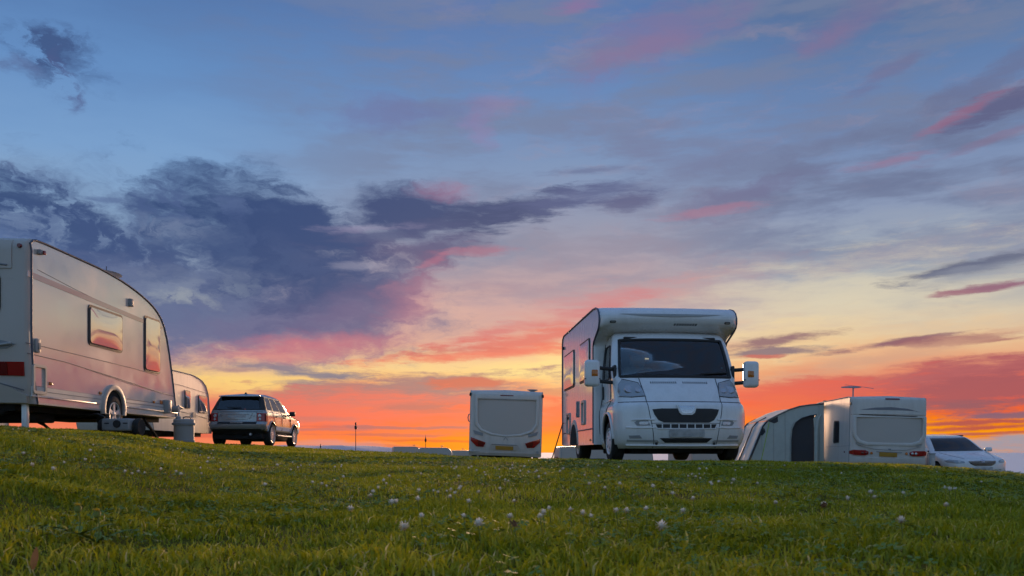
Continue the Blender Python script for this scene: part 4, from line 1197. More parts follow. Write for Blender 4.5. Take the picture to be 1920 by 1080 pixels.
wall_piece('peak_patch', [(-1.87, 1.60), (-1.83, 1.48), (-1.93, 1.36), (-2.0, 1.38)], M['canvas_d'], -.012, .01)
wall_piece('mud_wall', [(0, .02), (-.12, .02), (-.06, .3), (0, .42)], M['canvas_d'], -.012, .01)
for sx_, zz_ in ((-.16, 2.33), (-1.22, 2.12), (-1.58, 1.92), (-1.95, 1.5)):
    tube('seam', [(sx_, y0 - .004, .03), (sx_ + .008, y0 - .006, zz_ * .5), (sx_, y0 - .004, zz_)], .006, M['pale_grey'], AW, 5)
tube('guy_rope', [(-1.72, y0 - .02, 1.78), (-1.95, y0 - .25, .9), (-2.2, y0 - .5, .02)], .012, M['lime'], AW, 5)
tube('guy_rope', [(-1.9, y0 - .02, 1.6), (-2.6, y0 - .3, .02)], .012, M['black'], AW, 5)
# ================================================================== the motorhome
def motorhome():
    zg = min(gz(1.6, 14.1), gz(3.6, 14.0)) + .012
    T = empty('motorhome', (2.63, 14.2, zg), R(185.0), 0, 0)
    T.scale = (1.0, 1.0, 1.03)
    tag(T, 'white overcab motorhome facing us with big windscreen and towing mirrors', 'motorhome')
    # --- living body
    B = Shell(smooth_tab([(.28, -.62), (1.98, -.62), (2.05, -.55), (2.14, -.14), (2.19, .00), (2.25, .06), (2.34, .08), (2.42, .03), (2.48, -.08), (2.52, -.24), (2.545, -.5)]),
              smooth_tab([(.28, -4.30), (.6, -4.36), (2.4, -4.36), (2.5, -4.31), (2.545, -4.2)]), lambda z: 1.17,
              rf=smooth_tab([(.28, .03), (1.98, .03), (2.16, .10), (2.3, .16), (2.545, .10)]), rr=.06, bf=smooth_tab([(.28, 0), (1.98, 0), (2.16, .05), (2.545, .08)]), br=.03)
    zs = [.28, .32, .45, .58, .8, 1.1, 1.4, 1.7, 1.9, 1.98, 2.02, 2.05, 2.08, 2.11, 2.14, 2.165, 2.19, 2.22, 2.25, 2.29, 2.34, 2.38, 2.42, 2.45, 2.48, 2.50, 2.52, 2.535, 2.545]
    body = B.build('body', zs, [0, .25, .5, .75, .95, 1], SYF, [0, .3, .6, .9, 1], M['white'], T, cap_bottom=True, crown=.02)
    arch_r = (-2.75, .33, .40)
    for sg in (1, -1):
        P = [(sg * 1.172, -.66, z) for z in (.30, .6, 1.0, 1.5, 1.93)] + [(sg * 1.172, -.60, 2.0), (sg * 1.172, -.22, 2.145), (sg * 1.172, -.14, 2.19), (sg * 1.172, -.10, 2.26), (sg * 1.172, -.10, 2.34),
             (sg * 1.172, -.15, 2.42), (sg * 1.172, -.26, 2.49), (sg * 1.172, -.42, 2.53), (sg * 1.172, -.7, 2.55), (sg * 1.172, -2, 2.55), (sg * 1.172, -4.1, 2.55), (sg * 1.172, -4.25, 2.5), (sg * 1.172, -4.30, 2.4), (sg * 1.172, -4.30, 1.2), (sg * 1.172, -4.26, .3)]
        tube('edge_trim', P, .017, M['trim'], T, 8)
        where = 'right' if sg > 0 else 'left'
        nn = (sg, 0, 0)
        framed_window(B, T, where, (-1.52, 1.76), 1.06, .72, .06, M['pane'], .035)
        framed_window(B, T, where, (-3.35, 1.76), 1.30, .72, .06, M['pane'], .035)
        X = sg * 1.17
        V, Fc = ring_vf(poly_at((-1.65, .86), .36, .44, .05), poly_at((-1.65, .86), .26, .34, .03), (X, 0, 0), u3, v3, nn, .022)
        mesh('locker_door', V, Fc, M['grp'], T, bevel=.006)
        prism('gas_vent', poly_at((-2.28, .95), .12, .30, .02), (X, 0, 0), u3, v3, nn, .03, M['grey'], T, .006)
        V, Fc = ring_vf(poly_at((-3.45, .72), .42, .42, .04), poly_at((-3.45, .72), .34, .34, .03), (X, 0, 0), u3, v3, nn, .02)
        mesh('locker_door', V, Fc, M['grp'], T, bevel=.006)
        for q in (-.06, .06):
            lathe('lock', [(0, .03), (.025, .03), (.03, 0)], (X, -3.45 + q, .83), nn, M['black'], T, 10)
        B.line('side_stripe', where, [(-.70, .55), (-2.3, .545)], .012, M['trim'], T, off=.001)
        B.line('side_stripe', where, [(-3.2, .54), (-4.25, .535)], .012, M['trim'], T, off=.001)
        prism('side_marker', poly_at((-.95, .36), .05, .04, .008), (X, 0, 0), u3, v3, nn, .015, M['amber'], T)
        prism('wheel_arch', [(.47 * math.cos(R(a)), .47 * math.sin(R(a))) for a in range(0, 181, 12)], (sg * 1.155, arch_r[0], .30), u3, v3, nn, .028, M['grp'], T, .008)
        prism('wheel_arch_liner', [(.40 * math.cos(R(a)), .40 * math.sin(R(a))) for a in range(0, 181, 10)], (sg * 1.165, arch_r[0], .285), u3, v3, nn, .022, M['under'], T)
        wheel(T, (sg * .98, -2.75, .325), .325, .22, sg, 'trim', mat=M['hub'])
        lathe('marker_lamp', [(0, .04), (.03, .035), (.035, 0)], (X, -4.1, 2.3), nn, M['black'], T, 10)
    # overcab mouldings
    B.patch('nose_crease', 'front', [(-.85, 2.375), (-.5, 2.335), (0, 2.32), (.5, 2.335), (.85, 2.375), (.5, 2.345), (0, 2.333), (-.5, 2.345)], M['pale_grey'], T, off=.006, thick=.015, rows=6, cols=20)
    V, Fc = join_vf([B.patch_vf('front', [(-.08 - .045 * k, 2.195), (-.055 - .045 * k, 2.195), (-.065 - .045 * k, 2.225), (-.09 - .045 * k, 2.225)], .004, .01, 1, 1) for k in range(9)])
    sl = mesh('nose_vent_slots', V, Fc, M['black'], T); tag(sl, kind='stuff')
    for sg in (1, -1):
        mk = B.patch('nose_lamp', 'front', rrect(.10, .035, .016, 3, sg * .97, 2.245), M['black'], T, off=.012, thick=.02)
        B.patch('lens', 'front', rrect(.07, .018, .008, 3, sg * .97, 2.243), M['clear'], mk, off=.018, thick=.01)
    lathe('roof_vent', [(.05, 0), (.05, .08), (.10, .09), (.10, .11), (0, .12)], (1.0, -2.2, 2.54), (0, 0, 1), M['grey'], T, 14)
    # --- cab
    yf = smooth_tab([(.21, .84), (.27, .91), (.36, .95), (.5, .97), (.75, .96), (.86, .94), (.905, .90), (.925, .865), (1.0, .81), (1.15, .67), (1.28, .51), (1.32, .46), (1.36, .42), (1.6, .28), (1.98, .03), (2.06, -.06), (2.12, -.25)])
    w = smooth_tab([(.21, .99), (.3, 1.04), (.5, 1.07), (.75, 1.075), (.88, 1.06), (.93, 1.03), (1.1, 1.02), (1.33, 1.025), (1.6, 1.005), (1.98, .955), (2.06, .925), (2.12, .86)])
    Cb = Shell(yf, lambda z: -.68, w, rf=smooth_tab([(.21, .20), (.9, .20), (.93, .16), (1.25, .12), (1.33, .07), (2.12, .06)]), rr=.03, bf=smooth_tab([(.21, .26), (.9, .26), (1.2, .24), (1.33, .17), (2.0, .10), (2.12, .10)]), br=0)
    zc = [.21, .24, .27, .31, .36, .40, .44, .48, .52, .56, .60, .64, .68, .72, .75, .78, .82, .86, .885, .905, .915, .925, .96, 1.0, 1.05, 1.1, 1.15, 1.2, 1.25, 1.28, 1.305, 1.33, 1.36, 1.45, 1.6, 1.75, 1.88, 1.96, 2.0, 2.03, 2.06, 2.09, 2.12]
    fx = [0, .2, .4, .6, .8, .96, 1]
    sy = [0, .06, .1, .14] + [.14 + .66 * k / 24 for k in range(1, 25)] + [.86, .93, 1]
    iA = len(fx) + 3 + sy.index(.1); iB = len(fx) + 3 + sy.index(.14 + .66 * 24 / 24)
    cab = Cb.build('cab', zc, fx, sy, [0, .5, 1], M['white'], T, holes=[(1.33, 1.96, 0, 5), (1.33, 1.88, iA, iB)], cap_top=True, crown=.01)
    yw = .08
    arch_cut(cab, yw, .36, .415, .55)
    for sg in (1, -1):
        arch_liner(T, yw, .36, .42, 1.05, sg, .34)
        wheel(T, (sg * .945, yw, .325), .325, .21, sg, 'trim', mat=M['hub'])
        where = 'right' if sg > 0 else 'left'
        tube('arch_lip', [(sg * (Cb.side(yw + .415 * math.cos(R(a)), .36 + .415 * math.sin(R(a))) + .006), yw + .415 * math.cos(R(a)), .36 + .415 * math.sin(R(a))) for a in range(0, 181, 9)], .02, M['white'], T, 8)
        # door: seams, handle, glass
        Cb.line('door_seam', where, [(.12, 1.32), (.10, .95), (-.02, .80)], .006, M['seam'], T, off=.002)
        Cb.line('door_seam', where, [(-.60, 1.95), (-.60, .9), (-.58, .45)], .006, M['seam'], T, off=.002)
        Cb.line('swage_line', where, [(.28, .98), (-.2, .965), (-.62, .955)], .012, M['white'], T, off=.002)
        Cb.patch('door_handle', where, rrect(.07, .22, .03, 3, -.50, 1.13), M['black'], T, off=.014, thick=.02)
        gl = Cb.patch('side_window', where, [(Cb.ends(1.34)[0] - .12, 1.33), (-.50, 1.33), (-.52, 1.88), (Cb.ends(1.88)[0] - .15, 1.88)], M['glass'], T, off=-.006, thick=.006)
        Cb.line('window_seal', where, [(.16, 1.33), (-.50, 1.33), (-.53, 1.60), (-.535, 1.88), (-.20, 1.885), (-.05, 1.65), (.16, 1.33)], .012, M['black'], T, off=.0)
        Cb.line('window_bar', where, [(-.02, 1.33), (-.12, 1.86)], .012, M['black'], T, off=.0)
        # headlamp
        hl = Cb.patch('headlight', 'front', [(sg * .60, 1.02), (sg * .80, 1.005), (sg * .97, 1.02), (sg * .985, 1.10), (sg * .96, 1.22), (sg * .90, 1.29), (sg * .80, 1.265), (sg * .66, 1.225), (sg * .62, 1.12)], M['lamp'], T, off=.010, thick=.02, rows=9, cols=9)
        for (hx, hz, hr) in ((.82, 1.12, .075), (.69, 1.10, .05)):
            c0 = Vector(Cb.pos('front', sg * hx, hz, .0))
            lathe('reflector', [(0, .006), (hr * .8, .012), (hr, .016), (hr * 1.06, .0)], c0 + Vector((0, .004, .002)), (0, .75, .65), M['clear'], hl, 18)
        Cb.line('lamp_seam', 'front', [(sg * .60, 1.01), (sg * .62, 1.12), (sg * .66, 1.235), (sg * .80, 1.275), (sg * .90, 1.30)], .006, M['seam'], T, off=.002)
        Cb.line('lamp_seam', 'front', [(sg * .60, 1.01), (sg * .80, .995), (sg * .98, 1.01)], .006, M['seam'], T, off=.002)
        # bumper
        Cb.line('bumper_seam', 'front', [(sg * .60, .915), (sg * .575, .75), (sg * .535, .55), (sg * .50, .30), (sg * .50, .22)], .005, M['seam'], T, off=.001)
        fr = Cb.patch('fog_recess', 'front', [(sg * .56, .555), (sg * .76, .555), (sg * .80, .60), (sg * .76, .635), (sg * .60, .635)], M['grey'], T, off=.004, thick=.02)
        Cb.patch('lens', 'front', rrect(.14, .045, .02, 3, sg * .66, .592), M['clear'], fr, off=.008, thick=.01)
        Cb.line('fog_brow', 'front', [(sg * .50, .645), (sg * .65, .648), (sg * .84, .64)], .014, M['white'], T, off=.004)
        Cb.line('bumper_crease', 'front', [(sg * .48, .525), (sg * .7, .52), (sg * .92, .53)], .012, M['white'], T, off=.002)
        Cb.patch('fog_recess', 'front', [(sg * .68, .36), (sg * .86, .36), (sg * .88, .405), (sg * .72, .41)], M['grey'], T, off=.004, thick=.02)
        Cb.patch('bumper_step', 'front', [(sg * .42, .30), (sg * .90, .31), (sg * .90, .345), (sg * .45, .335)], M['pale_grey'], T, off=.003, thick=.02)
        for bx in ((.46, .285),):
            lathe('tow_cap', [(0, .012), (.02, .01), (.024, 0)], Cb.pos('front', sg * bx[0], bx[1], .0), (0, 1, 0), M['black'], T, 10)
        # bonnet vents
        V, Fc = join_vf([Cb.patch_vf('front', [(sg * (.06 + .033 * k), 1.215), (sg * (.06 + .033 * k) + .014, 1.215), (sg * (.06 + .033 * k) + .014, 1.25), (sg * (.06 + .033 * k), 1.25)], .003, .01, 1, 1) for k in range(13)])
        tag(mesh('bonnet_vent_slots', V, Fc, M['black'], T), kind='stuff')
        Cb.line('bonnet_seam', 'front', [(sg * .63, 1.31), (sg * .62, 1.16), (sg * .60, 1.02), (sg * .595, .925)], .006, M['seam'], T, off=.002)
        # mirrors on two arms
        mx = 1.37 if sg > 0 else -1.27
        mo = mesh('mirror', *box_vf((mx, .30, 1.39), (.25, .16, .42)), M['white'], T, bevel=.06, seg=4)
        box('mirror_glass', (mx, .215, 1.39), (.20, .01, .34), M['pane2'], mo, .01)
        prism('indicator', rrect(.10, .10, .01, 3, 0, 0), (mx - sg * .03, .378, 1.39), (1, 0, 0), (0, 0, 1), (0, 1, 0), .012, M['amber'], mo, .004)
        box('mirror_band', (mx, .30, 1.30), (.255, .13, .012), M['seam'], mo)
        for zz in (1.48, 1.27):
            tube('mirror_arm', [(sg * .95, .20, zz - .02), (sg * 1.30, .30, zz)], .03, M['black'], mo, 8)
        box('mirror_base', (sg * .985, .20, 1.36), (.05, .16, .34), M['black'], mo, .02)
    Cb.line('bonnet_seam', 'front', [(-1.0, .918), (-.5, .918), (0, .918), (.5, .918), (1.0, .918)], .007, M['seam'], T, off=.002, sub=8)
    # grille, slots, plate, intake, badge
    Cb.patch('grille', 'front', [(-.53, .80), (-.50, .72), (-.44, .635), (-.36, .60), (.36, .60), (.44, .635), (.50, .72), (.53, .80), (.40, .812), (-.40, .812)], M['black'], T, off=.006, thick=.03, rows=10, cols=18)
    Cb.patch('lower_grille', 'front', [(-.485, .575), (-.45, .512), (.45, .512), (.485, .575)], M['black'], T, off=.004, thick=.03, cols=14)
    for k in range(-3, 4):
        Cb.line('grille_bar', 'front', [(k * .128, .578), (k * .128, .510)], .010, M['white'], T, off=.008, sub=3)
    Cb.line('grille_bar', 'front', [(-.46, .508), (0, .506), (.46, .508)], .009, M['white'], T, off=.008)
    Cb.patch('number_plate', 'front', rrect(.56, .115, .02, 3, 0, .435), M['plate'], T, off=.022, thick=.02)
    Cb.line('bumper_seam', 'front', [(-.55, .59), (-.2, .59), (.2, .59), (.55, .59)], .004, M['seam'], T, off=.0005)
    Cb.patch('lower_intake', 'front', [(-.42, .365), (-.33, .295), (.33, .295), (.42, .365)], M['black'], T, off=.006, thick=.03, cols=14)
    Cb.line('bumper_lip', 'front', [(-.9, .262), (-.4, .255), (0, .253), (.4, .255), (.9, .262)], .02, M['white'], T, off=.004, sub=6)
    bd = Cb.patch('badge', 'front', [(-.165, .865), (-.12, .745), (-.08, .715), (.08, .715), (.12, .745), (.165, .865)], M['white'], T, off=.028, thick=.05)
    Cb.patch('badge_face', 'front', [(-.135, .858), (-.095, .758), (-.06, .738), (.06, .738), (.095, .758), (.135, .858)], M['badge'], bd, off=.034, thick=.02)
    # windscreen, wipers
    ww = lambda z: (Cb.w(z) - Cb.rf(z)) * .955
    Cb.patch('windscreen', 'front', [(-ww(1.335), 1.335), (ww(1.335), 1.335), (ww(1.6), 1.6), (ww(1.955), 1.955), (-ww(1.955), 1.955), (-ww(1.6), 1.6)], M['glass_w'], T, off=-.008, thick=.006, rows=12, cols=18)
    for pts in ([(-ww(1.33), 1.335), (-.4, 1.33), (0, 1.33), (.4, 1.33), (ww(1.33), 1.335)],):
        Cb.line('screen_seal', 'front', pts, .028, M['black'], T, off=-.004)
    Cb.line('screen_seal', 'front', [(-ww(1.96), 1.955), (-.4, 1.963), (.4, 1.963), (ww(1.96), 1.955)], .022, M['black'], T, off=-.004)
    for sg in (1, -1):
        Cb.line('screen_seal', 'front', [(sg * ww(1.34), 1.335), (sg * ww(1.6), 1.6), (sg * ww(1.955), 1.955)], .026, M['black'], T, off=-.006)
    Cb.line('wiper', 'front', [(.55, 1.365), (.1, 1.352), (-.1, 1.35)], .012, M['black'], T, off=.014)
    Cb.line('wiper', 'front', [(-.22, 1.345), (-.45, 1.385), (-.88, 1.42)], .012, M['black'], T, off=.014)
    # cab interior
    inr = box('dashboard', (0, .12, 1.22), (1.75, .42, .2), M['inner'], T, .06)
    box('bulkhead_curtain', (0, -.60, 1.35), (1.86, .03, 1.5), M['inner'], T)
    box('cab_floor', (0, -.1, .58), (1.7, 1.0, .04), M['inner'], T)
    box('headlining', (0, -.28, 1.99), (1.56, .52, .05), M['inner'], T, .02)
    lathe('steering_wheel', [(.17, 0), (.19, .015), (.21, 0), (.19, -.015), (.17, 0)], (.42, -.10, 1.36), (0, .55, -.8), M['black'], T, 24)
    for sg in (1, -1):
        st = mesh('seat', *box_vf((sg * .45, -.42, 1.2), (.50, .14, .72)), M['seat'], T, bevel=.05, seg=3)
        mesh('headrest', *box_vf((sg * .45, -.44, 1.66), (.26, .10, .18)), M['seat'], st, bevel=.04, seg=3)
        Cb.line('sun_visor', 'front', [(sg * .15, 1.90), (sg * .62, 1.90)], .05, M['inner'], T, off=-.12)
    box('added_cab_light', (.30, -.56, 1.72), (.16, .02, .02), plain('added_cab_glow', (.8, .7, .5), .4, emit=((1, .78, .45), .9)), T)  # small glowing strip added to lighten the cab interior
    box('sticker', (-.78, .235, 1.48), (.07, .004, .05), plain('tax_disc', (.05, .35, .42), .5), T)
    box('chassis', (0, -1.7, .26), (1.5, 4.6, .12), M['under'], T)
    box('sump', (.1, .35, .22), (.9, .6, .16), M['under'], T, .03)
    box('underbody', (0, -.75, .20), (1.5, 2.4, .15), M['under'], T, .03)
    V, Fc = join_vf([box_vf((0, yw, .325), (1.7, .10, .10)), box_vf((0, -2.75, .325), (1.7, .12, .12))])
    mesh('axle', V, Fc, M['under'], T)
    return T
MH = motorhome()
# mains lead from the motorhome's flank to the ground
q0 = MH.matrix_basis @ Vector((1.18, -4.0, .75))
q1 = Vector((q0.x - .12, q0.y + .1, gz(q0.x - .12, q0.y + .1)))
CA = tube('hook_up_cable', [q0, q0 + Vector((-.03, 0, .0)), q0 + Vector((-.12, .02, -.3)), q1 + Vector((-.12, 0, .12)), q1 + Vector((-.2, .0, .01)), q1 + Vector((-.9, .3, .01))], .012, M['black'], None, 6)
tag(CA, 'dark mains cable hanging from the motorhome flank to the grass', 'cable')

# ================================================================== silver off-road car
def suv():
    zg = (gz(-8.4, 29.4) + gz(-8.4, 32.2) + gz(-10.1, 29.4)) / 3 + .02
    T = empty('parked_car', (-9.22, 28.5, zg), R(-1.0), R(-.4), 0)
    tag(T, 'silver off-road car seen from behind, parked between the caravans on the left', 'car')
    yr = smooth_tab([(.42, .16), (.52, .05), (.60, .01), (.72, 0), (.745, .04), (.80, .075), (1.10, .10), (1.20, .12), (1.26, .16), (1.66, .44), (1.70, .50), (1.74, .62), (1.775, .95)])
    yf = smooth_tab([(.42, 4.55), (.6, 4.70), (.8, 4.72), (.93, 4.62), (1.0, 4.42), (1.07, 3.9), (1.12, 3.48), (1.18, 3.36), (1.62, 2.78), (1.68, 2.62), (1.73, 2.35), (1.775, 1.75)])
    w = smooth_tab([(.42, .90), (.52, .945), (.75, .965), (1.0, .962), (1.1, .945), (1.16, .925), (1.22, .90), (1.66, .735), (1.71, .70), (1.775, .60)])
    S = Shell(yf, yr, w, rf=smooth_tab([(.42, .25), (1.0, .22), (1.15, .12), (1.775, .10)]), rr=smooth_tab([(.42, .14), (1.1, .12), (1.25, .10), (1.775, .10)]), bf=.16, br=smooth_tab([(.42, .10), (1.2, .08), (1.7, .05), (1.775, .05)]))
    zs = [.42, .46, .50, .54, .58, .62, .66, .70, .735, .75, .80, .84, .88, .92, .96, 1.0, 1.04, 1.08, 1.12, 1.16, 1.19, 1.22, 1.3, 1.4, 1.5, 1.6, 1.64, 1.67, 1.70, 1.72, 1.74, 1.76, 1.775]
    fx = [0, .25, .5, .75, .96, 1]
    pil = lambda z0, z1: (lambda z: z0 + (z1 - z0) * (z - 1.19) / .45)
    nst = 44
    def st(t):
        return t
    sy = sorted(set([0, .03, .05] + [k / nst for k in range(3, nst - 2)] + [.95, .97, 1]))
    near = lambda q: min(range(len(sy)), key=lambda k: abs(sy[k] - q))
    c0 = len(fx) + 3
    holes = [(1.22, 1.64, 0, 4)]
    spans = []
    for (qa, qb) in ((.10, .38), (.42, .68), (.72, .95)):
        spans.append((sy[near(qa)], sy[near(qb)]))
        holes.append((1.22, 1.64, c0 + near(qa), c0 + near(qb)))
    nr = len(fx) + 3 + len(sy) + 3
    rx = [0, .3, .6, .93, 1]
    holes.append((1.22, 1.64, nr + 1, nr + 4))
    body = S.build('body', zs, fx, sy, rx, [M['silver'], M['black']], T, holes=holes, crown=.03,
                   mi=lambda x, y, z: 1 if (1.205 < z < 1.66 and y < 2.6 or z < .50) else 0)
    for yw in (.86, 3.62):
        arch_cut(body, yw, .40, .44, .55)
        for sg in (1, -1):
            arch_liner(T, yw, .40, .445, .95, sg, .32)
            wheel(T, (sg * .86, yw, .375), .375, .25, sg, 'alloy', .74)
            tube('arch_lip', [(sg * (S.side(yw + .44 * math.cos(R(a)), .40 + .44 * math.sin(R(a))) + .004), yw + .44 * math.cos(R(a)), .40 + .44 * math.sin(R(a))) for a in range(8, 173, 8)], .022, M['silver'], T, 8)
    for sg in (1, -1):
        wh = 'right' if sg > 0 else 'left'
        yy = lambda q, z: (S.ends(z)[0] - S.rf(z)) + q * ((S.ends(z)[1] + S.rr(z)) - (S.ends(z)[0] - S.rf(z)))
        for (qa, qb) in spans:
            S.patch('side_window', wh, [(yy(qa, 1.215), 1.215), (yy(qb, 1.215), 1.215), (yy(qb, 1.645), 1.645), (yy(qa, 1.645), 1.645)], M['glass_d'], T, off=-.004, thick=.006)
        for q in (1.35, 2.35):
            hd = S.patch('door_handle', wh, rrect(.16, .04, .015, 3, q, 1.02), M['black'], T, off=.03, thick=.035)
        for pts in ([(2.05, 1.2), (2.05, .55)], [(3.1, 1.17), (3.12, .8), (3.05, .55)], [(1.0, 1.2), (1.05, .98), (1.28, .8)]):
            S.line('door_seam', wh, pts, .007, M['seam'], T, off=.001)
        S.line('waist_line', wh, [(.3, 1.145), (2.0, 1.15), (3.3, 1.11), (4.3, 1.0)], .008, M['seam'], T, off=.0)
        S.patch('door_moulding', wh, [(1.35, .66), (3.12, .66), (3.12, .70), (1.35, .70)], M['silver'], T, off=.02, thick=.03)
        S.patch('sill', wh, [(1.34, .44), (3.14, .44), (3.14, .50), (1.34, .50)], M['black'], T, off=.03, thick=.05)
        tube('side_step', [(sg * .99, 1.36, .37), (sg * 1.0, 2.2, .36), (sg * .99, 3.1, .37)], .032, M['alu'], T, 8)
        S.patch('wing_vent', wh, [(3.02, .90), (3.16, .90), (3.16, 1.02), (3.02, 1.02)], M['black'], T, off=.006, thick=.02)
        tl = S.patch('tail_light', 'rear', [(sg * .66, .815), (sg * .955, .80), (sg * .955, 1.09), (sg * .665, 1.10)], M['red'], T, off=.012, thick=.03, rows=6, cols=10)
        lathe('lens', [(0, .012), (.05, .01), (.06, 0)], S.pos('rear', sg * .75, 1.0, .010), (0, -1, 0), M['clear'], tl, 16)
        lathe('lens', [(0, .012), (.035, .01), (.045, 0)], S.pos('rear', sg * .76, .885, .010), (0, -1, 0), M['clear'], tl, 16)
        V, Fc = S.patch_vf(wh, [(.16, .83), (.30, .83), (.30, 1.06), (.16, 1.07)], .008, .02); mesh('lens', V, Fc, M['red_dark'], tl)
        mr = mesh('mirror', *box_vf((sg * 1.07, 2.98, 1.20), (.20, .13, .17)), M['black'], T, bevel=.035, seg=3)
        tube('mirror_arm', [(sg * .90, 2.98, 1.14), (sg * 1.02, 2.98, 1.17)], .025, M['black'], mr, 6)
    S.patch('rear_window', 'rear', [(-.79, 1.225), (.79, 1.225), (.67, 1.64), (-.67, 1.64)], M['glass_d'], T, off=-.004, thick=.006, rows=8, cols=14)
    S.patch('windscreen', 'front', [(-.72, 1.225), (.72, 1.225), (.58, 1.64), (-.58, 1.64)], M['glass'], T, off=-.004, thick=.006)
    mesh('spoiler', *prism_vf([(-.70, 0), (.70, 0), (.66, .20), (-.66, .20)], (0, .32, 1.655), (1, 0, 0), (0, 1, .16), (0, 0, 1), .035), M['silver'], T, bevel=.012)
    box('brake_light', (0, .335, 1.665), (.4, .02, .02), M['red_dark'], T)
    S.patch('tailgate_handle', 'rear', [(-.52, 1.085), (.52, 1.085), (.42, .885), (-.42, .885)], M['silver'], T, off=.03, thick=.04, rows=5, cols=12)
    S.patch('number_plate', 'rear', rrect(.60, .10, .01, 2, 0, .985), M['plate'], T, off=.036, thick=.02)
    S.line('plate_lip', 'rear', [(-.42, 1.045), (0, 1.045), (.42, 1.045)], .014, M['silver'], T, off=.036)
    S.line('tailgate_seam', 'rear', [(-.86, 1.135), (-.4, 1.135), (.4, 1.135), (.86, 1.135)], .008, M['seam'], T, off=.001)
    for sg in (1, -1):
        S.line('tailgate_seam', 'rear', [(sg * .655, 1.13), (sg * .652, .80)], .007, M['seam'], T, off=.001)
    S.patch('name_strip', 'rear', [(-.66, .72), (.66, .72), (.66, .80), (-.66, .80)], M['black'], T, off=.012, thick=.02, rows=3, cols=12)
    text_on('lettering', 'RANGE ROVER', .062, M['badge'], (0, S.rear(.2, .76) - .016, .758), (1, 0, 0), (0, 0, 1), T)
    ov = lathe('badge', [(0, .01), (.035, .008), (.04, 0)], S.pos('rear', -.54, 1.02, .004), (0, -1, 0), M['line'], T, 16)
    text_on('lettering', 'SPORT', .035, M['line'], (.56, S.rear(.56, .98) - .008, .985), (1, 0, 0), (0, 0, 1), T)
    S.patch('bumper', 'rear', [(-.955, .555), (.955, .555), (.96, .715), (-.96, .715)], M['silver'], T, off=.03, thick=.05, rows=6, cols=16)
    S.patch('bumper_skirt', 'rear', [(-.80, .40), (.80, .40), (.92, .55), (-.92, .55)], M['black'], T, off=.012, thick=.05, rows=5, cols=14)
    tube('wiper', [(-.36, .125, 1.27), (-.1, .14, 1.29), (.12, .15, 1.30)], .014, M['black'], T, 6)
    lathe('roof_aerial', [(.05, 0), (.045, .03), (.02, .07), (0, .075)], (0, 1.0, 1.78), (0, 0, 1), M['black'], T, 12)
    box('cabin_floor', (0, 2.1, .62), (1.6, 3.2, .05), M['inner'], T)
    for sg in (1, -1):
        for q in (1.2, 2.3):
            st_ = mesh('seat', *box_vf((sg * .38, q, 1.0), (.48, .16, .66)), M['inner'], T, bevel=.05, seg=2)
            mesh('headrest', *box_vf((sg * .38, q - .02, 1.43), (.25, .10, .16)), M['inner'], st_, bevel=.04, seg=2)
    box('underbody', (0, 2.3, .34), (1.62, 4.1, .26), M['under'], T, .04)
    V, Fc = tube_vf([(.45, .1, .38), (.45, .5, .38)], .04, 10); mesh('exhaust', V, Fc, M['alu'], T, smooth=50)
    return T
SUV = suv()

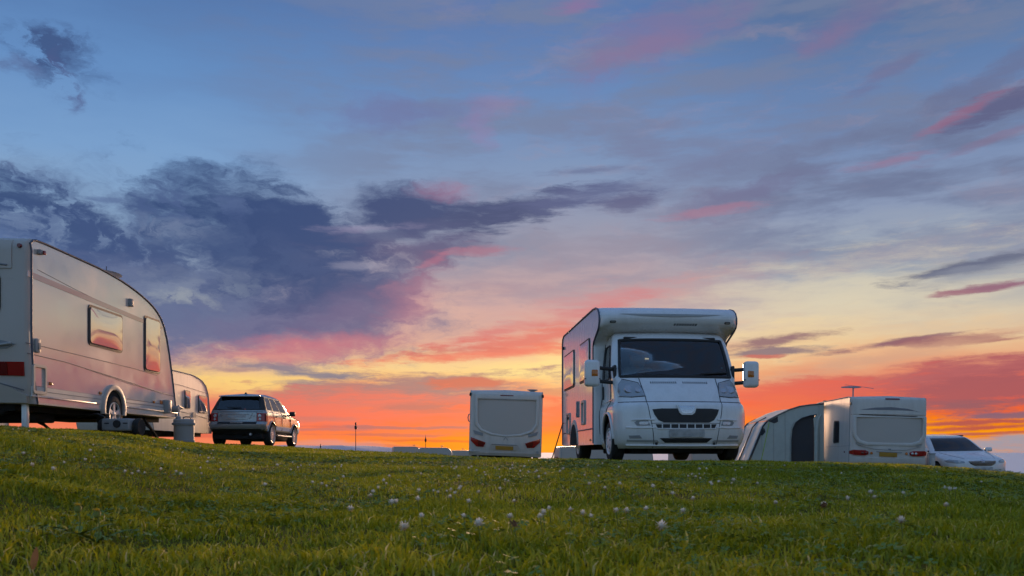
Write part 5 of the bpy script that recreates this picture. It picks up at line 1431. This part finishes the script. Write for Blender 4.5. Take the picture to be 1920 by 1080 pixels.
# ================================================================== white estate car
def estate():
    T = empty('parked_car', (13.78, 24.9, gz(13.6, 27.3) + .09), R(180.0), R(0.6), R(-1.0))
    tag(T, 'white estate car facing us at the right edge, half sunk behind the grass crest', 'car')
    yf = smooth_tab([(.18, -.12), (.3, -.02), (.45, 0), (.62, -.01), (.70, -.05), (.76, -.14), (.81, -.32), (.87, -.62), (.93, -.95), (.97, -1.14), (1.0, -1.22), (1.38, -1.95), (1.42, -2.08), (1.465, -2.35), (1.495, -2.9)])
    yr = smooth_tab([(.18, -4.65), (.45, -4.85), (.9, -4.83), (1.0, -4.75), (1.38, -4.42), (1.43, -4.3), (1.495, -3.9)])
    w = smooth_tab([(.18, .85), (.4, .91), (.65, .925), (.85, .90), (.95, .87), (1.0, .84), (1.38, .67), (1.43, .63), (1.495, .53)])
    S = Shell(yf, yr, w, rf=smooth_tab([(.18, .22), (.75, .24), (.9, .16), (1.0, .08), (1.495, .08)]), rr=.12, bf=smooth_tab([(.18, .36), (.75, .36), (.95, .26), (1.38, .14), (1.495, .12)]), br=.1, bs=0)
    zs = [.18, .22, .27, .32, .37, .42, .46, .50, .54, .58, .62, .66, .70, .73, .76, .785, .81, .84, .87, .90, .93, .955, .98, 1.0, 1.03, 1.1, 1.2, 1.3, 1.37, 1.40, 1.42, 1.445, 1.465, 1.48, 1.495]
    fx = [0, .25, .5, .75, .96, 1]
    nst = 44
    sy = sorted(set([0, .03, .05] + [k / nst for k in range(3, nst - 2)] + [.95, .97, 1]))
    near = lambda q: min(range(len(sy)), key=lambda k: abs(sy[k] - q))
    c0 = len(fx) + 3
    holes = [(1.0, 1.40, 0, 4)]
    spans = [(sy[near(a)], sy[near(b)]) for a, b in ((.07, .34), (.37, .64), (.67, .93))]
    for a, b in spans:
        holes.append((1.0, 1.40, c0 + near(a), c0 + near(b)))
    nr = len(fx) + 3 + len(sy) + 3
    rx = [0, .3, .6, .93, 1]
    holes.append((1.0, 1.37, nr + 1, nr + 4))
    body = S.build('body', zs, fx, sy, rx, [M['white'], M['black']], T, holes=holes, crown=.02)
    for yw in (-.96, -3.72):
        arch_cut(body, yw, .34, .37, .5)
        for sg in (1, -1):
            arch_liner(T, yw, .34, .375, .91, sg, .3)
            wheel(T, (sg * .80, yw, .325), .325, .22, sg, 'five', .7)
    for sg in (1, -1):
        wh = 'right' if sg > 0 else 'left'
        yy = lambda q, z: (S.ends(z)[0] - S.rf(z)) + q * ((S.ends(z)[1] + S.rr(z)) - (S.ends(z)[0] - S.rf(z)))
        for (qa, qb) in spans:
            S.patch('side_window', wh, [(yy(qa, 1.0), 1.0), (yy(qb, 1.0), 1.0), (yy(qb, 1.4), 1.4), (yy(qa, 1.4), 1.4)], M['glass'], T, off=-.004, thick=.006)
        S.line('window_trim', wh, [(yy(.05, 1.0), .985), (yy(.5, 1.0), .985), (yy(.95, 1.0), .985)], .010, M['badge'], T, off=.002)
        for pts in ([(-1.55, .95), (-1.5, .6), (-1.42, .35)], [(-2.65, .97), (-2.65, .3)]):
            S.line('door_seam', wh, pts, .006, M['seam'], T, off=.001)
        for q in (-2.5, -3.4):
            S.patch('door_handle', wh, rrect(.18, .03, .012, 3, q, .86), M['badge'], T, off=.025, thick=.03)
        hl = S.patch('headlight', 'front', [(sg * .50, .655), (sg * .68, .64), (sg * .86, .665), (sg * .90, .72), (sg * .80, .755), (sg * .62, .735), (sg * .50, .70)], M['lamp'], T, off=.008, thick=.03, rows=8, cols=10)
        lathe('reflector', [(0, .01), (.04, .012), (.05, 0)], Vector(S.pos('front', sg * .62, .69, .006)), (sg * .2, 1, .2), M['clear'], hl, 14)
        S.patch('fog_recess', 'front', [(sg * .56, .30), (sg * .84, .31), (sg * .82, .40), (sg * .60, .39)], M['black'], T, off=.004, thick=.03)
        mr = mesh('mirror', *box_vf((sg * 1.0, -1.55, 1.02), (.20, .12, .13)), M['white'], T, bevel=.04, seg=3)
        tube('mirror_arm', [(sg * .83, -1.55, .985), (sg * .95, -1.55, 1.0)], .022, M['black'], mr, 6)
        S.line('roof_rail', wh, [(-2.3, 1.46), (-3.2, 1.475), (-4.1, 1.46)], .018, M['black'], T, off=.02)
        S.line('bonnet_seam', 'front', [(sg * .44, .77), (sg * .60, .86), (sg * .72, .95)], .005, M['seam'], T, off=.001)
    S.patch('windscreen', 'front', [(-.735, 1.0), (.735, 1.0), (.575, 1.4), (-.575, 1.4)], M['glass'], T, off=-.004, thick=.006, rows=8, cols=14)
    S.line('screen_seal', 'front', [(-.74, 1.0), (-.3, .997), (.3, .997), (.74, 1.0)], .02, M['black'], T, off=-.006)
    S.patch('rear_window', 'rear', [(-.66, 1.0), (.66, 1.0), (.56, 1.37), (-.56, 1.37)], M['glass'], T, off=-.004, thick=.006)
    gr = S.patch('grille', 'front', [(-.40, .70), (-.36, .62), (-.22, .555), (.22, .555), (.36, .62), (.40, .70), (.2, .715), (-.2, .715)], M['black'], T, off=.006, thick=.03, rows=10, cols=14)
    for z_, hw in ((.695, .385), (.665, .37), (.632, .345), (.60, .30), (.575, .25)):
        S.line('grille_bar', 'front', [(-hw, z_), (0, z_ - .006), (hw, z_)], .010 if z_ < .69 else .016, M['badge'], T, off=.014)
    S.patch('badge', 'front', rrect(.10, .10, .045, 4, 0, .705), M['badge'], T, off=.02, thick=.02)
    S.patch('number_plate', 'front', rrect(.52, .11, .01, 2, 0, .47), M['plate'], T, off=.02, thick=.02)
    S.patch('lower_intake', 'front', [(-.46, .40), (-.42, .28), (.42, .28), (.46, .40)], M['black'], T, off=.004, thick=.03, cols=12)
    for sg in (1, -1):
        for q in (-2.3, -3.2):
            st_ = mesh('seat', *box_vf((sg * .36, q, .80), (.48, .16, .62)), M['inner'], T, bevel=.05, seg=2)
            mesh('headrest', *box_vf((sg * .36, q - .02, 1.18), (.25, .10, .17)), M['inner'], st_, bevel=.04, seg=2)
    box('dashboard', (0, -1.5, .90), (1.4, .5, .16), M['inner'], T, .05)
    box('cabin_floor', (0, -2.6, .34), (1.5, 3.4, .05), M['inner'], T)
    box('underbody', (0, -2.4, .25), (1.5, 4.2, .1), M['under'], T)
    tube('aerial', [(.2, -4.0, 1.48), (.2, -4.15, 1.72)], .006, M['black'], T, 5)
    return T
EST = estate()

# ================================================================== small things of the site
hx_, hy_ = 11.52, 23.4
HP = empty('hook_up_post', (hx_, hy_, gz(hx_, hy_))); tag(HP, 'short pale electric hook-up post between the right-hand caravan and the white car', 'post')
mesh('post', *box_vf((0, 0, .38), (.13, .10, .80)), M['pale_grey'], HP, bevel=.012)
box('cap', (0, 0, .79), (.15, .12, .03), M['grey'], HP, .008)
box('socket_door', (0, -.053, .56), (.09, .01, .22), M['grp'], HP, .004)
def lamp_post(px, top, d, label, r=.035, kind=0):
    x = (px - 960) / FPX * d
    z0 = gz(x, d); zt_ = (HOR - top) / FPX * d; h = zt_ - z0
    T = empty('lamp_post', (x, d, z0)); tag(T, label, 'lamp post')
    tube('pole', [(0, 0, -.05), (0, 0, h * .5), (0, 0, h - .35)], [r * 1.2, r, r * .7], M['seam'], T, 8)
    if kind == 0:
        lathe('lantern', [(.03, h - .72), (.11, h - .66), (.13, h - .42), (.07, h - .36), (.04, h - .3), (.08, h - .2), (.07, h - .08), (0, h)], (0, 0, 0), (0, 0, 1), M['black'], T, 14)
    else:
        lathe('lantern', [(.03, h - 1.05), (.10, h - .95), (.13, h - .75), (.06, h - .5), (.03, h - .4), (0, h)], (0, 0, 0), (0, 0, 1), M['black'], T, 12)
    return T
lamp_post(667, 791, 80, 'tall thin lamp post standing alone right of the silver car')
lamp_post(798, 814, 110, 'slender mast with a spiked head above the far caravan roofs', .04, 1)
lamp_post(601, 832, 150, 'tiny far lamp post just right of the silver car', .06)
# far caravans below the crest
FW = 'far caravans beyond the crest'
def far_caravan(px0, px1, top, d, label, rz, L=5.6, w=1.1, h=2.5):
    x = ((px0 + px1) / 2 - 960) / FPX * d
    z = (HOR - top) / FPX * d - h
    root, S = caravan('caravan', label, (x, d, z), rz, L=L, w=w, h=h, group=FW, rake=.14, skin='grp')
    for sg, wh in ((1, 'right'), (-1, 'left')):
        framed_window(S, root, wh, (2.2, 1.5), 1.3, .6, .07, M['pane2'])
    framed_window(S, root, 'rear', (0, 1.6), 1.5, .6, .07, M['pane2'])
    lathe('roof_aerial', [(.02, 0), (.02, .16), (.2, .2), (.2, .23), (0, .24)], (.5, 2.4, h), (0, 0, 1), M['grey'], root, 14)
    for sx_ in (-.9, .9):
        for sy_ in (.4, L - .5):
            b_ = local_ground(root, sx_, sy_)
            box('corner_leg', (sx_, sy_, (.36 + b_) / 2), (.08, .08, max(.1, .36 - b_)), M['under'], root)
    return root, S
far_caravan(711, 760, 838.0, 96, 'far caravan roof, leftmost of the three, below the lone lamp post', R(-78), L=3.3)
far_caravan(757, 813, 840.0, 90, 'far caravan roof in the middle of three, beside the spiked mast', R(-80), L=3.6)
far_caravan(815, 845, 845.0, 100, 'far caravan roof, rightmost and lowest of three, left of the centre caravan', R(-60), L=4.5, h=2.4)
far_caravan(1012, 1072, 838.0, 52, 'white caravan low behind the crest between the centre caravan and the motorhome', R(-84), L=6.0)
far_caravan(1298, 1390, 800.0, 37, 'white caravan hidden behind the motorhome, glimpsed between its wheels', R(1.0), L=5.4, w=1.05, h=2.4)
# ================================================================== grass
rng = np.random.default_rng(11)
def vnoise(x, y, s, seed):
    """smooth value noise"""
    r = np.random.default_rng(seed).random((256, 256))
    u, v = x / s, y / s
    i, j = np.floor(u).astype(int), np.floor(v).astype(int)
    a, b = u - i, v - j
    a = a * a * (3 - 2 * a); b = b * b * (3 - 2 * b)
    g = lambda p, q: r[p % 256, q % 256]
    return (g(i, j) * (1 - a) + g(i + 1, j) * a) * (1 - b) + (g(i, j + 1) * (1 - a) + g(i + 1, j + 1) * a) * b
def grass(n, ya, yb, hmin, hmax, wid, seed, spread=.70):
    g = np.random.default_rng(seed)
    # even density over the wedge that the camera and its neighbours see
    y = np.sqrt(g.random(n) * (yb * yb - ya * ya) + ya * ya)
    x = (g.random(n) * 2 - 1) * (spread * y + .9)
    cl = .55 * vnoise(x, y, .33, 3) + .45 * vnoise(x, y, .11, 4)
    keep = g.random(n) < np.clip(.35 + 1.1 * cl, 0, 1)
    x, y, cl = x[keep], y[keep], cl[keep]
    n = len(x)
    z = ground_z(x, y)
    big = vnoise(x, y, 1.6, 5)
    h = (hmin + (hmax - hmin) * g.random(n) ** 1.6) * (.25 + 1.35 * cl) * (.6 + .8 * big)
    w = wid * (.6 + .8 * g.random(n)) * np.maximum(1.0, y / 5.5)
    a = g.random(n) * 2 * np.pi
    lean = h * (.25 + 1.5 * g.random(n) ** 1.2)
    ld = g.random(n) * 2 * np.pi
    dx, dy = np.cos(ld) * lean, np.sin(ld) * lean
    wx, wy = np.cos(a) * w / 2, np.sin(a) * w / 2
    V = np.empty((n, 5, 3))
    V[:, 0] = np.stack([x - wx, y - wy, z - .004], 1)
    V[:, 1] = np.stack([x + wx, y + wy, z - .004], 1)
    mx, my, mz = x + dx * .32, y + dy * .32, z + h * .62
    V[:, 2] = np.stack([mx - wx * .85, my - wy * .85, mz], 1)
    V[:, 3] = np.stack([mx + wx * .85, my + wy * .85, mz], 1)
    V[:, 4] = np.stack([x + dx, y + dy, z + h * (.98 - .25 * g.random(n))], 1)
    pat = .5 * vnoise(x, y, .9, 8) + .5 * vnoise(x, y, 3.2, 9)
    mid_ = vnoise(x, y, .22, 41)
    var = np.clip(.28 * g.random(n) + .75 * (pat - .5) + .35 * (mid_ - .5) + .35 + np.where(g.random(n) < .07, .42, 0), 0, 1)
    return V, var
def grass_object(name, sets, mat, label):
    V = np.concatenate([s[0] for s in sets]); var = np.concatenate([s[1] for s in sets])
    n = len(V)
    me = bpy.data.meshes.new(name)
    me.vertices.add(n * 5); me.vertices.foreach_set('co', V.reshape(-1).astype(np.float32))
    base = np.arange(n)[:, None] * 5
    loops = np.concatenate([base + np.array([0, 1, 3, 2]), base + np.array([2, 3, 4])], 1).ravel()
    me.loops.add(n * 7); me.loops.foreach_set('vertex_index', loops.astype(np.int32))
    ls = (np.arange(n)[:, None] * 7 + np.array([0, 4])).ravel()
    me.polygons.add(n * 2); me.polygons.foreach_set('loop_start', ls.astype(np.int32))
    me.polygons.foreach_set('loop_total', np.tile([4, 3], n).astype(np.int32))
    me.update(calc_edges=True)
    at = me.attributes.new('tone', 'FLOAT', 'POINT'); at.data.foreach_set('value', np.repeat(var, 5).astype(np.float32))
    me.shade_smooth()
    me.materials.append(mat)
    o = link(bpy.data.objects.new(name, me))
    tag(o, label, 'grass', kind='stuff')
    return o, n
gmat = bpy.data.materials.new('grass_blades'); gmat.use_nodes = True
N_, L_ = gmat.node_tree.nodes, gmat.node_tree.links
N_.clear()
o_ = N_.new('ShaderNodeOutputMaterial'); at = N_.new('ShaderNodeAttribute'); at.attribute_name = 'tone'
cr = N_.new('ShaderNodeValToRGB')
stops = [(0.0, (.125, .165, .004)), (.3, (.26, .285, .008)), (.55, (.42, .40, .012)), (.78, (.62, .51, .025)), (1.0, (.84, .67, .27))]
while len(cr.color_ramp.elements) < len(stops): cr.color_ramp.elements.new(.5)
for e_, (p_, c_) in zip(cr.color_ramp.elements, stops): e_.position = p_; e_.color = (*c_, 1)
L_.new(at.outputs['Fac'], cr.inputs[0])
df = N_.new('ShaderNodeBsdfDiffuse'); tl = N_.new('ShaderNodeBsdfTranslucent'); gl = N_.new('ShaderNodeBsdfGlossy'); gl.inputs['Roughness'].default_value = .42
gl.inputs[0].default_value = (.8, .85, .8, 1)
m1 = N_.new('ShaderNodeMixShader'); m1.inputs[0].default_value = .38; m2 = N_.new('ShaderNodeMixShader'); m2.inputs[0].default_value = .03
L_.new(cr.outputs[0], df.inputs[0]); L_.new(cr.outputs[0], tl.inputs[0])
L_.new(df.outputs[0], m1.inputs[1]); L_.new(tl.outputs[0], m1.inputs[2]); L_.new(m1.outputs[0], m2.inputs[1]); L_.new(gl.outputs[0], m2.inputs[2]); L_.new(m2.outputs[0], o_.inputs[0])
sets = [grass(120000, 1.2, 3.2, .011, .037, .0038, 21), grass(140000, 3.0, 6.5, .010, .035, .0040, 22), grass(150000, 6.2, 12, .011, .035, .0046, 23), grass(130000, 11.5, 21, .014, .040, .0054, 24), grass(60000, 20, 40, .02, .05, .006, 25)]
GO, nblades = grass_object('grass', sets, gmat, 'short green meadow grass covering the whole mound')

# ------------------------------------------------------------------ white clover
def petal_ball(r, n=46, seed=1, squash=.9):
    g = random.Random(seed)
    V, Fc = [], []
    v0, f0 = lathe_vf([(0, -r * .4), (r * .35, -r * .25), (r * .42, 0), (r * .3, r * .3), (0, r * .4)], (0, 0, 0), (0, 0, 1), 8)
    V += v0; Fc += f0
    for i in range(n):
        t = (i + .5) / n
        ph = math.acos(1 - 1.72 * t); th = i * 2.399963
        d = Vector((math.sin(ph) * math.cos(th), math.sin(ph) * math.sin(th), math.cos(ph) * squash))
        s = d.cross(Vector((0, 0, 1)));  s = s.normalized() if s.length > 1e-3 else Vector((1, 0, 0))
        up = s.cross(d).normalized()
        k = g.uniform(.62, 1.3)
        b0 = d * r * .35; t0 = d * r * k + up * r * .12 * (1 - t)
        ww = r * .2
        j = len(V)
        V += [b0 - s * ww * .5, b0 + s * ww * .5, d * r * .75 * k + s * ww, t0, d * r * .75 * k - s * ww]
        Fc.append((j, j + 1, j + 2, j + 3, j + 4))
    return V, Fc
pm, N_, L_, b_ = mat_new('clover_petals')
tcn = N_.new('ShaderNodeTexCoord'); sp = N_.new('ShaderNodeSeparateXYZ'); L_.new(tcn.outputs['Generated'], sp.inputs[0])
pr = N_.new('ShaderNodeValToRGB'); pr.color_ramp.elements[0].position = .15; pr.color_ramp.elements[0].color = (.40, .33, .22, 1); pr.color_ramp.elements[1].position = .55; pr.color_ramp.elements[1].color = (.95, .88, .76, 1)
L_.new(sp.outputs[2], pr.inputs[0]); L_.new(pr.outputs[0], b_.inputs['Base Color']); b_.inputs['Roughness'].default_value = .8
pt = N_.new('ShaderNodeBsdfTranslucent'); L_.new(pr.outputs[0], pt.inputs[0])
px_ = N_.new('ShaderNodeMixShader'); px_.inputs[0].default_value = .28
L_.new(b_.outputs[0], px_.inputs[1]); L_.new(pt.outputs[0], px_.inputs[2]); L_.new(px_.outputs[0], N_['Material Output'].inputs[0])
M['petal'] = pm
M['stem'] = plain('green_stem', (.2, .22, .03), .7)
M['clover_leaf'] = plain('clover_leaf', (.15, .21, .02), .6, dirt=.3, dirt_rgb=(.24, .28, .08), scale=40)
M['brown'] = plain('withered_brown', (.30, .15, .08), .9, dirt=.3, scale=60)
M['dandelion'] = plain('yellow_petals', (.90, .52, .01), .7)
def head_mesh(name, r, seed, mat):
    V, Fc = petal_ball(r, 34, seed)
    me = bpy.data.meshes.new(name); me.from_pydata([tuple(v) for v in V], [], Fc); me.materials.append(mat); me.shade_flat()
    return me
heads = [head_mesh('flower_head', .0130, k, M['petal']) for k in range(4)]
head_b = head_mesh('flower_head', .0120, 9, M['brown'])
def stem_mesh(h):
    V, Fc = tube_vf([(0, 0, -h - .01), (.004, .002, -h * .5), (0, 0, -.006)], .0013, 5)
    me = bpy.data.meshes.new('stem'); me.from_pydata([tuple(v) for v in V], [], Fc); me.materials.append(M['stem'])
    return me
stem_me = stem_mesh(.075)
def on_ray(px, py, hh):
    """where the sight line through a photograph pixel meets the turf raised by hh"""
    best = None
    for d_ in np.arange(1.25, 16, .02):
        x_ = (px - 960) / FPX * d_; zr = (HOR - py) / FPX * d_
        if zr <= gz(x_, d_) + hh:
            return x_, d_, gz(x_, d_) + hh
    return None
def clover(px, py, s=1.0, mat=None, label=None, part=True, k=0):
    p = on_ray(px, py, .055)
    if p is None: return None
    T = bpy.data.objects.new('clover_flower', None); T.empty_display_size = .02
    T.location = (p[0], p[1], p[2] - .055); link(T)
    hd = bpy.data.objects.new('flower_head', mat or heads[k % 4]); hd.location = (0, 0, .055); hd.scale = (s,) * 3
    hd.rotation_euler = (random.uniform(-.35, .35), random.uniform(-.35, .35), random.uniform(0, 6.28)); link(hd, T)
    st = bpy.data.objects.new('stem', stem_me); st.location = (0, 0, .055); link(st, T)
    if label is None:
        spot = next(t for lim, t in ((330, 'in front of the big left-hand caravan'), (590, 'in front of the silver car'), (860, 'below the lone lamp post'), (1060, 'in front of the centre caravan'),
                                     (1230, 'below the left half of the motorhome'), (1420, 'below the right half of the motorhome'), (1580, 'in front of the awning'), (1740, 'in front of the right-hand caravan'), (9999, 'in front of the white car')) if px < lim)
        far_ = 'far up the slope' if p[1] > 7.5 else ('halfway up the slope' if p[1] > 4.0 else 'low on the slope')
        label = 'small white clover head ' + far_ + ', ' + spot
    tag(T, label, 'clover', 'white clover flowers scattered in the grass')
    return T
NEAR = [((1240, 988), 1.15, 'largest white clover head, dark centred, in the foreground right of centre'),
        ((897, 981), 1.05, 'round white clover head in the foreground just left of centre'),
        ((758, 990), 1.1, 'lopsided white clover head in the foreground, left of the round one'),
        ((735, 941), .95, 'white clover head left of centre, above the foreground pair'),
        ((657, 955), .9, 'small white clover head left of a lopsided foreground one'),
        ((1690, 976), .95, 'pale pinkish clover head low in the grass at the right')]
kk = 0
for (pxy, s_, lab) in NEAR:
    clover(*pxy, s=s_ * .95, label=lab, k=kk); kk += 1
MIDS = [(235, 885), (248, 889), (260, 885), (272, 887), (302, 880), (330, 884), (375, 878), (377, 888), (60, 872), (100, 879), (497, 908), (585, 905), (605, 907), (612, 912), (720, 901), (724, 908), (708, 915), (699, 921), (695, 929), (742, 941), (785, 920),
        (813, 920), (822, 923), (838, 921), (846, 919), (860, 916), (864, 913), (843, 932), (783, 936), (870, 968), (790, 967), (955, 969), (1030, 953), (1018, 960), (1012, 968), (1070, 957), (1092, 963), (1155, 957), (1175, 958), (1280, 958), (1104, 908), (1134, 915), (960, 873), (982, 875),
        (1590, 935), (1693, 925), (1545, 946), (1456, 943), (1772, 915), (1774, 946), (898, 922), (640, 873), (628, 876), (590, 870), (520, 872), (413, 868), (390, 859), (390, 866), (475, 880), (160, 862), (120, 868), (45, 850), (1632, 923), (1420, 907), (1332, 905), (1347, 903), (1376, 900), (1312, 897),
        (1780, 917), (1791, 916), (1640, 932), (965, 940), (1010, 895), (880, 940), (1300, 935), (1210, 955), (1110, 968)]
for (a_, b_2) in MIDS:
    clover(a_ + random.uniform(-1, 1), b_2, s=random.uniform(.5, .8), k=kk); kk += 1
gr_ = random.Random(5)
for i in range(125):
    t_ = gr_.random()
    px_ = gr_.choice([gr_.uniform(0, 1920), gr_.gauss(700, 160), gr_.gauss(1250, 200), gr_.gauss(300, 150), gr_.gauss(1000, 120)])
    base_ = float(np.interp(px_, [p for p, _ in CREST], [q for _, q in CREST]))
    py_ = base_ + 4 + abs(gr_.gauss(0, 1)) * 26
    clover(px_, py_, s=gr_.uniform(.4, .7), k=kk); kk += 1
for (a_, b_2, lab) in ((965, 984, 'brown withered clover head beside the round white one'), (1545, 948, 'brown withered clover head at the right')):
    t_ = clover(a_, b_2, 1.1, head_b, lab)
# yellow weeds and a few broad leaves bottom left
def leaf_vf(L_, w_, bend, n=7):
    V, Fc = [], []
    for i in range(n + 1):
        t = i / n; ww = w_ * max(0.0, math.sin(math.pi * min(t * .92 + .08, 1))) ** .8
        V += [(-ww, L_ * t, bend * math.sin(t * 1.9) * L_), (0, L_ * t, bend * math.sin(t * 1.9) * L_ - ww * .25), (ww, L_ * t, bend * math.sin(t * 1.9) * L_)]
    for i in range(n):
        for k in range(2):
            Fc.append((3 * i + k, 3 * i + k + 1, 3 * i + k + 4, 3 * i + k + 3))
    return V, Fc
def weed(px, py, label, flower=True):
    p = on_ray(px, py, .075)
    T = empty('yellow_weed', (p[0], p[1], p[2] - .075)); tag(T, label, 'weed', 'yellow weeds at the lower left')
    V, Fc = tube_vf([(0, 0, 0), (.006, 0, .04), (0, 0, .072)], .0018, 6); mesh('stem', V, Fc, M['stem'], T, smooth=60)
    lathe('bud', [(.002, .06), (.007, .064), (.008, .072), (.005, .078)], (0, 0, 0), (0, 0, 1), M['stem'], T, 10)
    V, Fc = petal_ball(.009, 30, 3, .6); mesh('flower_head', [(v[0], v[1], v[2] * .8 + .079) for v in V], Fc, M['dandelion'], T, recalc=False)
    for k in range(5):
        V, Fc = leaf_vf(.07 + .02 * (k % 3), .008, .28)
        a_ = k * 1.26 + .4
        lf = mesh('leaf', V, Fc, M['clover_leaf'], T, smooth=60, recalc=False); lf.rotation_euler = (0, 0, a_); lf.location = (0, 0, .006)
weed(146, 952, 'yellow bud on a thin stalk at the lower left, taller of two')
weed(182, 962, 'half open yellow bud at the lower left, right of the taller one')
p = on_ray(60, 1050, .03)
V, Fc = leaf_vf(.045, .007, .2)
dl = mesh('dead_leaf', [(v[0] * .9, v[2] * .6, v[1]) for v in V], Fc, plain('orange_dead_leaf', (.62, .20, .06), .8, dirt=.2, scale=50), smooth=60, recalc=False)
dl.location = (p[0], p[1], p[2] - .02); dl.rotation_euler = (0, .15, .3); tag(dl, 'single upright orange-brown dead leaf at the bottom left corner', 'leaf')
# clover leaves carpet in patches
def carpet(n, seed):
    g = np.random.default_rng(seed)
    y = np.sqrt(g.random(n * 3) * (9.0 ** 2 - 1.3 ** 2) + 1.3 ** 2); x = (g.random(n * 3) * 2 - 1) * (.66 * y + .5)
    k = (.6 * vnoise(x, y, .5, 31) + .4 * vnoise(x, y, .18, 32)) > .56
    x, y = x[k][:n], y[k][:n]; n = len(x); z = ground_z(x, y) + .018 + .024 * g.random(n)
    V = np.zeros((n, 3, 4, 3)); a0 = g.random(n) * 6.28; r = (.006 + .006 * g.random(n)) * np.maximum(1, y / 6)
    tx, ty = (g.random(n) - .5) * .9, (g.random(n) - .5) * .9
    for t in range(3):
        a = a0 + t * 2.0944
        for q, (rr_, da) in enumerate(((0.05, 0), (.8, -.55), (1.15, 0), (.8, .55))):
            ox, oy = np.cos(a + da) * r * rr_, np.sin(a + da) * r * rr_
            V[:, t, q] = np.stack([x + ox, y + oy, z + ox * tx + oy * ty], 1)
    me = bpy.data.meshes.new('clover_leaves'); nv = n * 12
    me.vertices.add(nv); me.vertices.foreach_set('co', V.reshape(-1).astype(np.float32))
    me.loops.add(nv); me.loops.foreach_set('vertex_index', np.arange(nv, dtype=np.int32))
    me.polygons.add(n * 3); me.polygons.foreach_set('loop_start', (np.arange(n * 3) * 4).astype(np.int32)); me.polygons.foreach_set('loop_total', np.full(n * 3, 4, np.int32))
    me.update(calc_edges=True); me.materials.append(M['clover_leaf'])
    o = link(bpy.data.objects.new('clover_leaves', me)); tag(o, 'low carpet of small clover leaves among the grass blades', 'clover', kind='stuff')
carpet(20000, 77)
